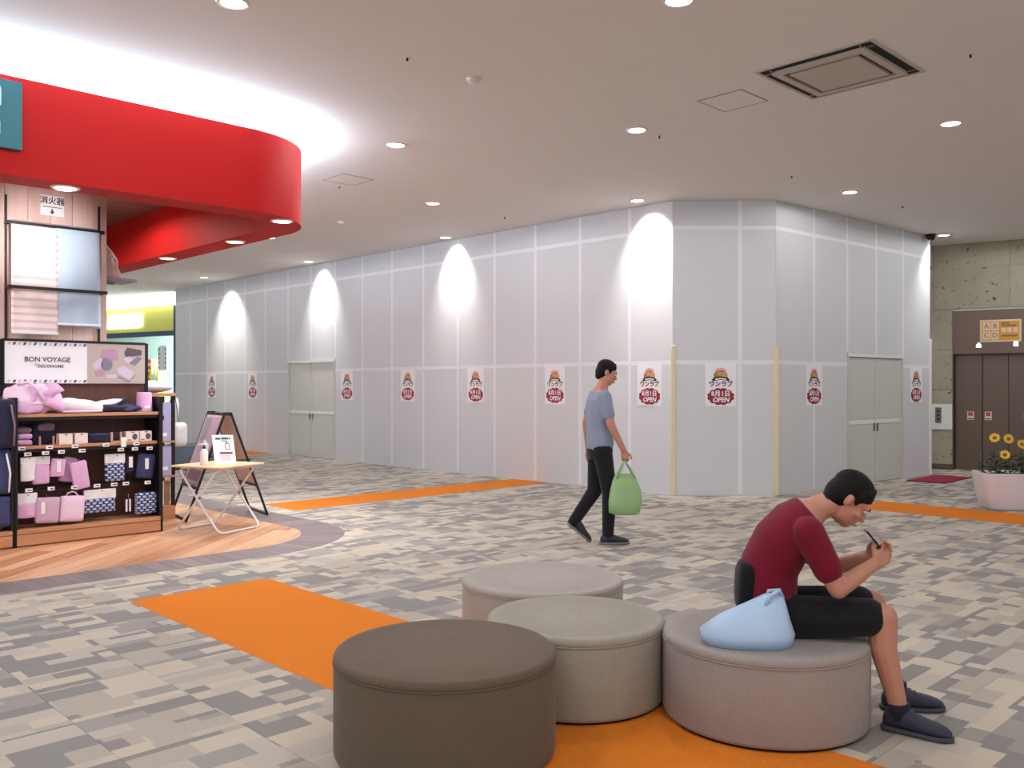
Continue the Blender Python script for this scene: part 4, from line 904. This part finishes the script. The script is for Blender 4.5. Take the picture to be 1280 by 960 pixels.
# ------------------------------------------------------------------ bright shop at the far end
DS = Vector((-9.05, 24.4, 0)); RZ_S = math.atan2(-2.0, 3.27)
ls = thing('far_shop', 'brightly lit shop with lime green fascia past the end of the hoarding', 'shop', DS, RZ_S)
M_LIME = mat('lime_fascia', rgb(222, 222, 110), .6); M_BLUEF = mat('blue_frame', rgb(52, 78, 108), .5); M_GLOWW = mat('lightbox_white', rgb(255, 255, 255), .5, emit=(1, 1, 1, 1), estr=2.6); M_CYANW = mat('shop_interior', rgb(228, 246, 246), .7)
MB().box(-12, .02, -.25, .5, 3.72, CEIL - .01, M_GLOWW).build('light_canopy', ls); MB().box(-12, -.2, .0, .15, 3.02, 3.73, M_LIME).build('fascia', ls)
MB().box(-12, -.2, -.03, .16, 2.90, 3.03, M_BLUEF).build('rail', ls); MB().box(-.21, .03, -.04, .2, 0, 3.73, M_BLUEF).build('post', ls)
MB().box(-12, .03, 3.0, 3.1, 0, 3.8, M_CYANW).box(-12, .03, .15, 3.1, 3.3, 3.4, M_CYANW).box(-.05, .03, .15, 3.0, 0, 3.4, M_CYANW).build('interior_shell', ls)
sg_ = [(-3.13, 3.17)]
for k in range(12): sg_.append((-3.13 + (k + .5) * .125, 3.16 + (.02 if k % 2 else -.01)))
sg_ += [(-1.58, 3.18), (-1.58, 3.55)]
for k in range(12): sg_.append((-1.58 - (k + .5) * .13, 3.55 + (.03 if k % 3 == 0 else -.01)))
MB().plate(sg_[::1], -.06, 0.0, M_GLOWW).build('lit_lettering', ls)
M_SHRED = stripe_mat('red_goods', rgb(214, 92, 66), rgb(240, 206, 150), 5.5)
MB().box(-3.1, -2.42, .9, 1.2, 1.2, 2.30, M_SHRED).box(-3.1, -2.42, .88, 1.2, 1.08, 1.22, M_INK).box(-3.1, -2.42, .9, 1.2, 0, 1.1, M_PAPER).build('goods_shelf', ls); MB().box(-2.36, -2.26, .8, 1.1, 0, 2.0, M_LIME).box(-2.2, -2.1, .8, 1.1, 0, 2.0, M_PAPER).box(-2.05, -1.98, .8, 1.1, 0, 2.0, M_LIME).build('banner_pole', ls)
pb = MB().box(-1.30, -.94, .3, .33, 1.95, 2.65, M_PAPER).build('hanging_poster', ls)
for k in range(5):
    for s in (-1.29, -1.0): MB().box(s, s + .04, .295, .302, 2.0 + k * .13, 2.06 + k * .13, M_BLUEF).build('poster_mark', ls)
lt = bpy.data.lights.new('shop_lamp', 'POINT'); lt.energy = 420; lt.color = (.85, 1, 1); lt.shadow_soft_size = .3; lo = bpy.data.objects.new('shop_lamp', lt); COL.objects.link(lo); lo.parent = ls; lo.location = (-1.6, 1.4, 3.0)
MB().lathe([(.001, 3.26), (.14, 3.26), (.15, 3.3), (.001, 3.3)], M_GLOWW, 20, (-1.6, 1.4, 0)).build('shop_ceiling_lamp', ls)

# ------------------------------------------------------------------ planter with yellow flowers
pt = thing('flower_planter', 'white tapered planter with yellow daisies beside the orange strip', 'planter', (6.22, 10.98, FZ), R(-6))
M_POT = mat('planter_white', rgb(222, 212, 216), .5)
rings = []
for z, a in ((0, .40), (.02, .42), (.15, .455), (.30, .485), (.43, .50), (.445, .50)): rings.append(((0, 0, z), (a, 0, 0), (0, a * .55, 0)))
rings += [((0, 0, .445), (.485, 0, 0), (0, .26, 0)), ((0, 0, .40), (.475, 0, 0), (0, .25, 0))]
MB().loft(rings, M_POT, 40, .35).build('pot', pt); MB().loft([((0, 0, .38), (.47, 0, 0), (0, .25, 0)), ((0, 0, .41), (.46, 0, 0), (0, .24, 0))], mat('soil', rgb(50, 40, 34), .95, var=.3), 32, .4).build('soil', pt)
M_LEAF = mat('leaf_green', rgb(52, 76, 48), .5, var=.35, scale=12); mbl = MB(); rnd = random.Random(3)
for k in range(420):
    x, y = rnd.uniform(-.44, .44), rnd.uniform(-.21, .21); z = .42 + rnd.random() ** 1.3 * .25; s = rnd.uniform(.035, .065); th = rnd.uniform(0, 6.28); up = rnd.uniform(-.2, .9)
    d = Vector((math.cos(th), math.sin(th), up)).normalized(); sd = d.cross(Vector((0, 0, 1))).normalized(); c = Vector((x, y, z)); nn = sd.cross(d) * .12 * s
    mbl.pts([c, c + d * s * .5 + sd * s * .35 + nn, c + d * s * 1.1, c + d * s * .5 - sd * s * .35 + nn, c + d * s * .55 - nn], [(0, 1, 4), (1, 2, 4), (2, 3, 4), (3, 0, 4)], M_LEAF)
fo_ = mbl.build('foliage', pt); fo_['kind'] = 'stuff'
M_PET = mat('yellow_petal', rgb(232, 190, 66), .6, var=.1); M_CEN = mat('flower_centre', rgb(150, 104, 30), .8)
for (x, y, z, dx, dz) in ((-.31, -.05, .865, -.6, .5), (-.155, -.06, .855, .0, .25), (-.01, -.08, .79, .2, .4), (-.23, -.14, .665, -.3, .6), (.16, -.02, .84, .3, .4), (.30, -.08, .74, .1, .5), (.10, -.14, .66, 0, .5)):
    st = MB().tube([(x + .04, y + .06, .42), (x + .015, y + .04, (z + .42) / 2), (x, y + .012, z)], .005, M_LEAF, 6).build('stem', pt)
    n_ = Vector((dx, -1, dz)).normalized(); q_ = n_.to_track_quat('Z', 'Y').to_matrix(); f_ = MB()
    for k in range(12):
        a = 2 * math.pi * k / 12; e = Vector((math.cos(a), math.sin(a), .12)); s_ = Vector((-math.sin(a), math.cos(a), 0)); c0 = Vector((x, y, z))
        f_.pts([c0 + q_ @ (e * .015), c0 + q_ @ (e * .045 + s_ * .013), c0 + q_ @ (e * .068), c0 + q_ @ (e * .045 - s_ * .013)], [(0, 1, 2, 3)], M_PET)
    fw = f_.build('flower', pt); MB().ball((x, y, z) + n_ * .004 if False else Vector((x, y, z)) + n_ * .004, (.018, .018, .018), M_CEN, 12).build('flower_centre', fw)

# ------------------------------------------------------------------ people
def hand(mb, wrist, d, pn, lat, curl=30, k=1.0, thumb_in=.35):
    """palm, four fingers with three bent phalanges, thumb leaving the side of the palm; lat points to the thumb side"""
    d, pn, lat = d.normalized(), pn.normalized(), lat.normalized(); tips = []
    for i, o in enumerate((.030, .010, -.010, -.029)):
        kn = wrist + d * (.088 - .006 * abs(i - 1)) * k + lat * o * k
        mb.capsule(wrist + d * .012 + lat * o * .6 * k, kn, .0135 * k, .0115 * k, n=10)
        p = kn; ang = 0.0; L = ((.040, .026, .021), (.045, .029, .023), (.042, .027, .022), (.033, .021, .018))[i]
        for j in range(3):
            ang += R(curl * (.8, 1.0, .8)[j]); v = d * math.cos(ang) + pn * math.sin(ang); q = p + v * L[j] * k
            mb.capsule(p, q, (.0098 - .0008 * j) * k, (.009 - .0009 * j) * k, n=10); p = q
        tips.append(p)
    b = wrist + d * .028 * k + lat * .026 * k; v1 = (d * .62 + lat * .62 + pn * thumb_in).normalized(); v2 = (d * .9 + lat * .22 + pn * (thumb_in + .15)).normalized()
    m1 = b + v1 * .04 * k; m2 = m1 + v2 * .032 * k; mb.capsule(wrist + d * .015, b, .014 * k, .014 * k, n=10); mb.chain([b, m1, m2, m2 + v2 * .022 * k], [.0135 * k, .011 * k, .0095 * k, .0085 * k], n=10)
    return tips
def head(mb, c, f, up, k=1.0):
    """skull, jaw, nose, ears, brow in one union; f = where the face looks"""
    f, up = f.normalized(), up.normalized(); up = (up - f * up.dot(f)).normalized(); r = f.cross(up); rot = Matrix((r, f, up)).transposed()
    L = lambda x, y, z: c + (r * x + f * y + up * z) * k
    mb.ball(L(0, -.012, .028), (.074 * k, .092 * k, .086 * k), n=20, rot=rot); mb.ball(L(0, .022, -.035), (.058 * k, .070 * k, .078 * k), n=18, rot=rot); mb.ball(L(0, .052, -.088), (.028 * k, .026 * k, .022 * k), n=12, rot=rot)
    mb.capsule(L(0, .084, .004), L(0, .098, -.030), .008 * k, .0125 * k, n=10)
    mb.capsule(L(-.035, .074, .022), L(.035, .074, .022), .015 * k, .015 * k, n=10); mb.capsule(L(-.018, .088, -.066), L(.018, .088, -.066), .009 * k, .009 * k, n=10)
    for s in (-1, 1): mb.ball(L(.076 * s, -.014, -.008), (.008 * k, .017 * k, .029 * k), n=12, rot=rot); mb.ball(L(.045 * s, .055, -.025), (.022 * k, .022 * k, .022 * k), n=10, rot=rot)
    return L, rot
M_EYE = mat('eye_white', rgb(230, 225, 220), .3); M_IRIS = mat('iris_dark', rgb(40, 26, 20), .3); M_LIP = mat('lip', rgb(168, 96, 86), .6)
def face_parts(L, rot, body, k=1.0):
    for s in (-1, 1):
        e = MB().ball(L(.031 * s, .079, .004), (.013 * k, .009 * k, .008 * k), M_EYE, 12, rot).build('eye', body); MB().ball(L(.031 * s, .0865, .004), (.006 * k, .004 * k, .006 * k), M_IRIS, 10, rot).build('iris', e)
        MB().capsule(L(.016 * s, .090, .022), L(.046 * s, .082, .026), .0045 * k, .0035 * k, M_HAIR, 8).build('eyebrow', body)
    MB().ball(L(0, .095, -.066), (.022 * k, .006 * k, .006 * k), M_LIP, 12, rot).build('lips', body)
def hair(L, rot, body, k=1.0):
    mb = MB(); mb.ball(L(0, -.020, .048), (.082 * k, .096 * k, .078 * k), n=20, rot=rot); mb.ball(L(0, -.050, .0), (.078 * k, .066 * k, .082 * k), n=18, rot=rot); mb.ball(L(0, -.068, -.05), (.055 * k, .034 * k, .04 * k), n=14, rot=rot)
    rr = random.Random(5)
    for q in range(26): 
        a = rr.uniform(-1.5, 1.5); mb.capsule(L(.05 * a * .9, .05 - abs(a) * .02, .10 - abs(a) * .02), L(.056 * a, .074 - abs(a) * .034, .056 - abs(a) * .016 + rr.uniform(-.01, .01)), .013 * k, .007 * k, n=8)
    for s in (-1, 1): mb.capsule(L(.070 * s, .018, .04), L(.073 * s, .020, .0), .016 * k, .008 * k, n=8)
    return remeshed(mb, 'hair', M_HAIR, .006, body, 2)
def shoe(name, ankle, toe, parent, m, sole_m, h0):
    """ankle over the heel, toe point; sole on the given base plane"""
    a = Vector(ankle); t = Vector(toe); d = (t - a); L_ = d.length; d.normalize(); s = d.cross(Vector((0, 0, 1))).normalized(); u = s.cross(d); up = -u if u.z < 0 else u
    mb = MB(); rg = []
    for y, w, h in ((-.065, .022, .05), (-.05, .034, .075), (0, .040, .095), (.05, .043, .080), (.10, .046, .060), (.15, .047, .048), (.185, .038, .036), (.205, .018, .022)):
        rg.append((a + d * y + up * (h / 2 + .018), s * w, up * (h / 2)))
    o = mb.loft(rg, m, 20, .85).build(name, parent)
    so = MB(); rs = []
    for y, w in ((-.075, .02), (-.06, .037), (0, .042), (.06, .045), (.12, .049), (.17, .046), (.2, .03), (.214, .014)): rs.append((a + d * y + up * .012, s * w, up * .012))
    so.loft(rs, sole_m, 20, .6).build('sole', o)
    for k in range(3): 
        y = .055 + k * .025; h = .078 - k * .010; MB().tube([a + d * y + s * -.022 + up * (h + .012), a + d * y + up * (h + .020), a + d * y + s * .022 + up * (h + .012)], .0035, sole_m, 6).build('lace', o)
    return o
def torso_rings(spine, lat, sizes):
    out = []
    for i, p in enumerate(spine):
        a = spine[max(0, i - 1)]; b = spine[min(len(spine) - 1, i + 1)]; tn = (b - a).normalized(); x = (lat - tn * lat.dot(tn)).normalized(); y = tn.cross(x)
        out.append((p, x * sizes[i][0], y * sizes[i][1]))
    return out
V = Vector
def walker():
    root = thing('person', 'person in a blue grey shirt and black trousers walking with a green bag', 'person', (.84, 8.56, FZ), R(8))
    lat = V((0, 1, 0))          # local +x = walking direction, camera sees the person's right side (-y)
    spine = [V((0, 0, .86)), V((.0, 0, .96)), V((-.005, 0, 1.08)), V((-.01, 0, 1.22)), V((-.005, 0, 1.36)), V((.005, 0, 1.44)), V((.02, 0, 1.49))]
    szs = [(.150, .10), (.160, .115), (.145, .105), (.165, .115), (.180, .105), (.135, .085), (.06, .06)]
    R_sh, L_sh = V((-.005, -.185, 1.40)), V((-.005, .185, 1.40)); R_el, R_wr = V((.05, -.235, 1.13)), V((.17, -.235, .90)); L_el, L_wr = V((-.08, .235, 1.13)), V((-.06, .24, .88))
    R_hip, L_hip = V((0, -.085, .90)), V((0, .085, .90)); R_kn, R_an = V((.07, -.09, .49)), V((.055, -.09, .075)); L_kn, L_an = V((-.03, .09, .49)), V((-.255, .085, .17))
    mb = MB(); mb.loft(torso_rings(spine, lat, [(a * .94, b * .94) for a, b in szs]), None, 24)
    mb.chain([spine[-2], V((.03, 0, 1.53)), V((.045, 0, 1.58))], [.065, .056, .055])
    L, rot = head(mb, V((.07, 0, 1.625)), V((.93, -.12, -.34)), V((.34, 0, .93)), 1.0)
    for sh, el, wr in ((R_sh, R_el, R_wr), (L_sh, L_el, L_wr)): mb.chain([sh, el, wr], [.052, .040, .027])
    hand(mb, R_wr, V((.18, 0, -1)), V((.2, 1, 0)), V((1, -.2, .15)), 62, .95); hand(mb, L_wr, V((.08, 0, -1)), V((.2, -1, 0)), V((1, .2, 0)), 24, .95)
    for hp, kn, an in ((R_hip, R_kn, R_an), (L_hip, L_kn, L_an)): mb.chain([hp, kn, an], [.082, .054, .036])
    body = remeshed(mb, 'body', M_SKIN, .0055, root, 2)
    face_parts(L, rot, body); hair(L, rot, body)
    sm = fabric_mat('shirt_bluegrey', rgb(140, 150, 172), 200, .1); mb = MB(); mb.loft(torso_rings(spine[:-1], lat, [(a * 1.06 + .006, b * 1.08 + .006) for a, b in szs[:-1]]), None, 28)
    for sh, el in ((R_sh, R_el), (L_sh, L_el)): mb.chain([sh, sh.lerp(el, .62)], [.066, .060])
    remeshed(mb, 'shirt', sm, .009, root, 3)
    tm_ = fabric_mat('black_trousers', rgb(34, 33, 38), 200, .15); mb = MB(); mb.loft(torso_rings([V((0, 0, .80)), V((0, 0, .90)), V((0, 0, .97)), V((0, 0, 1.0))], lat, [(.15, .11), (.168, .122), (.166, .12), (.162, .116)]), None, 24)
    for hp, kn, an in ((R_hip, R_kn, R_an), (L_hip, L_kn, L_an)): mb.chain([hp, kn, kn.lerp(an, .93)], [.097, .072, .056])
    remeshed(mb, 'trousers', tm_, .009, root, 3)
    sh_m = mat('dark_shoe', rgb(44, 44, 54), .6); so_m = mat('grey_sole', rgb(120, 118, 120), .7)
    shoe('shoe', V((.05, -.09, .0)), V((.30, -.10, .0)), root, sh_m, so_m, 0); shoe('shoe', V((-.245, .085, .125)), V((-.105, .08, .005)), root, sh_m, so_m, 0)
    # green bag in the right hand
    bag = thing('shopping_bag', 'green shopping bag carried in the hand of the walking person', 'bag', root.location + Matrix.Rotation(R(8), 3, 'Z') @ V((.185, -.235, .30)), R(8))
    gm = mat('green_plastic', rgb(150, 186, 128), .45, var=.12, scale=6, bump=.2)
    MB().loft([((-.005, 0, .0), (.10, 0, 0), (0, .05, 0)), ((-.01, 0, .02), (.145, 0, 0), (0, .07, 0)), ((.0, 0, .12), (.16, .01, 0), (0, .075, 0)), ((.005, .005, .22), (.145, -.01, 0), (0, .06, 0)), ((-.005, 0, .32), (.115, 0, 0), (0, .04, 0)), ((-.01, 0, .38), (.085, 0, 0), (0, .018, 0))], gm, 36, .75).build('bag_body', bag)
    for s in (-.03, .03): MB().tube([V((-.09, s, .34)), V((-.03, s * .6, .45)), V((-.01, 0, .505)), V((.03, s * .6, .45)), V((.09, s, .34))], .009, gm, 8).build('carry_handle', bag)
walker()
def sitter():
    root = thing('person', 'person in a maroon T-shirt and black shorts sitting bent over a phone', 'person', (1.235, 4.10, FZ), R(-10))
    lat = V((0, 1, 0)); z0 = .385        # seat height; local +x = facing
    spine = [V((-.06, 0, z0 + .045)), V((-.075, 0, z0 + .16)), V((-.055, 0, z0 + .29)), V((0, 0, z0 + .40)), V((.07, 0, z0 + .49)), V((.125, 0, z0 + .535)), V((.165, 0, z0 + .56))]
    szs = [(.165, .115), (.165, .125), (.155, .115), (.175, .115), (.185, .10), (.13, .08), (.06, .06)]
    R_sh, L_sh = V((.09, -.19, z0 + .475)), V((.09, .19, z0 + .475)); R_el, L_el = V((.21, -.20, z0 + .235)), V((.21, .20, z0 + .235)); R_wr, L_wr = V((.385, -.075, z0 + .325)), V((.385, .075, z0 + .325))
    R_hip, L_hip = V((-.03, -.09, z0 + .075)), V((-.03, .09, z0 + .075)); R_kn, L_kn = V((.41, -.13, z0 + .105)), V((.42, .13, z0 + .105)); R_an, L_an = V((.475, -.14, .085)), V((.53, .14, .085))
    mb = MB(); mb.loft(torso_rings(spine, lat, [(a * .93, b * .93) for a, b in szs]), None, 24)
    hc = V((.295, 0, z0 + .598)); mb.chain([spine[-2], spine[-1], V((.225, 0, z0 + .582))], [.07, .060, .056])
    L, rot = head(mb, hc, V((.72, -.05, -.69)), V((.69, 0, .72)), 1.02)
    for sh, el, wr in ((R_sh, R_el, R_wr), (L_sh, L_el, L_wr)): mb.chain([sh, el, el.lerp(wr, .5), wr], [.054, .042, .037, .028])
    hand(mb, R_wr, V((.72, .55, .42)), V((-.35, .75, .30)), V((-.55, -.05, .85)), 34, .95, .45); hand(mb, L_wr, V((.72, -.55, .42)), V((-.35, -.75, .30)), V((-.55, .05, .85)), 34, .95, .45)
    for hp, kn, an in ((R_hip, R_kn, R_an), (L_hip, L_kn, L_an)):
        cf = kn.lerp(an, .33) + V((-.022, 0, 0)); mb.chain([hp, kn, cf, an], [.09, .060, .057, .037])
    body = remeshed(mb, 'body', M_SKIN, .0055, root, 2)
    face_parts(L, rot, body, 1.02); hair(L, rot, body, 1.04)
    tm_ = fabric_mat('maroon_shirt', rgb(116, 24, 44), 200, .12); mb = MB(); mb.loft(torso_rings(spine[:-1], lat, [(a * 1.06 + .006, b * 1.08 + .006) for a, b in szs[:-1]]), None, 28)
    for sh, el in ((R_sh, R_el), (L_sh, L_el)): mb.chain([sh, sh.lerp(el, .66)], [.070, .064])
    remeshed(mb, 't_shirt', tm_, .009, root, 3)
    sm = fabric_mat('black_shorts', rgb(30, 30, 35), 200, .15); mb = MB(); mb.loft(torso_rings([V((-.06, 0, z0 + .012)), V((-.06, 0, z0 + .06)), V((-.07, 0, z0 + .13)), V((-.075, 0, z0 + .17))], lat, [(.165, .12), (.185, .138), (.182, .138), (.175, .133)]), None, 24)
    for hp, kn in ((R_hip, R_kn), (L_hip, L_kn)): mb.chain([hp, hp.lerp(kn, .86)], [.105, .084])
    remeshed(mb, 'shorts', sm, .009, root, 3)
    MB().soft((-.165, -.03, z0 + .20), (.09, .26, .24), fabric_mat('black_nylon', rgb(26, 26, 30)), .6, .5, 'x', 28, 12, .006, 9, 2, Matrix.Rotation(R(4), 3, 'Y')).build('sling_bag', root)
    sh_m = mat('navy_shoe', rgb(44, 46, 66), .6); so_m = mat('dark_sole', rgb(66, 66, 76), .7); sk = fabric_mat('dark_sock', rgb(40, 40, 50), 200, .1)
    for an, tx, ty in ((R_an, .19, -.09), (L_an, .20, .02)):
        shoe('shoe', V((an.x, an.y, 0)), V((an.x + tx, an.y + ty, 0)), root, sh_m, so_m, 0); MB().cyl((an.x, an.y, .06), (an.x - .004, an.y, .125), .043, .046, sk, 20).build('sock', root)
    ph_ = thing('phone', 'dark phone held in both hands of the seated person', 'phone', root.location + Matrix.Rotation(R(-10), 3, 'Z') @ V((.455, 0, z0 + .345)), R(-10))
    q = MB(); q.M = Matrix.Rotation(R(-38), 4, 'Y'); q.box(-.004, .004, -.037, .037, 0, .15, mat('phone_black', rgb(20, 20, 24), .3), .003).build('phone_case', ph_)
    q = MB(); q.M = Matrix.Rotation(R(-38), 4, 'Y'); q.box(-.0052, -.0038, -.033, .033, .008, .142, mat('phone_screen', rgb(30, 34, 44), .1)).build('screen', ph_)
    bg_ = thing('carrier_bag', 'light blue plastic bag lying on the ottoman behind the seated person', 'bag', (1.02, 3.89, FZ + .385), R(-8))
    bm_ = mat('blue_plastic', rgb(176, 206, 236), .4, var=.08, scale=6, bump=.2)
    MB().loft([((0, 0, .0), (.19, 0, 0), (0, .12, 0)), ((0, 0, .05), (.20, 0, 0), (0, .13, 0)), ((.03, 0, .11), (.15, 0, 0), (0, .10, 0)), ((.08, 0, .17), (.085, 0, 0), (0, .05, 0)), ((.11, 0, .21), (.04, 0, 0), (0, .025, 0))], bm_, 32, .8).build('bag_body', bg_)
    MB().tube([(.07, -.04, .165), (.09, -.05, .215), (.13, -.03, .235), (.15, 0, .2)], .009, bm_, 8).build('carry_handle', bg_); MB().tube([(.08, .04, .165), (.10, .05, .215), (.14, .03, .225), (.15, 0, .19)], .009, bm_, 8).build('carry_handle', bg_)
sitter()
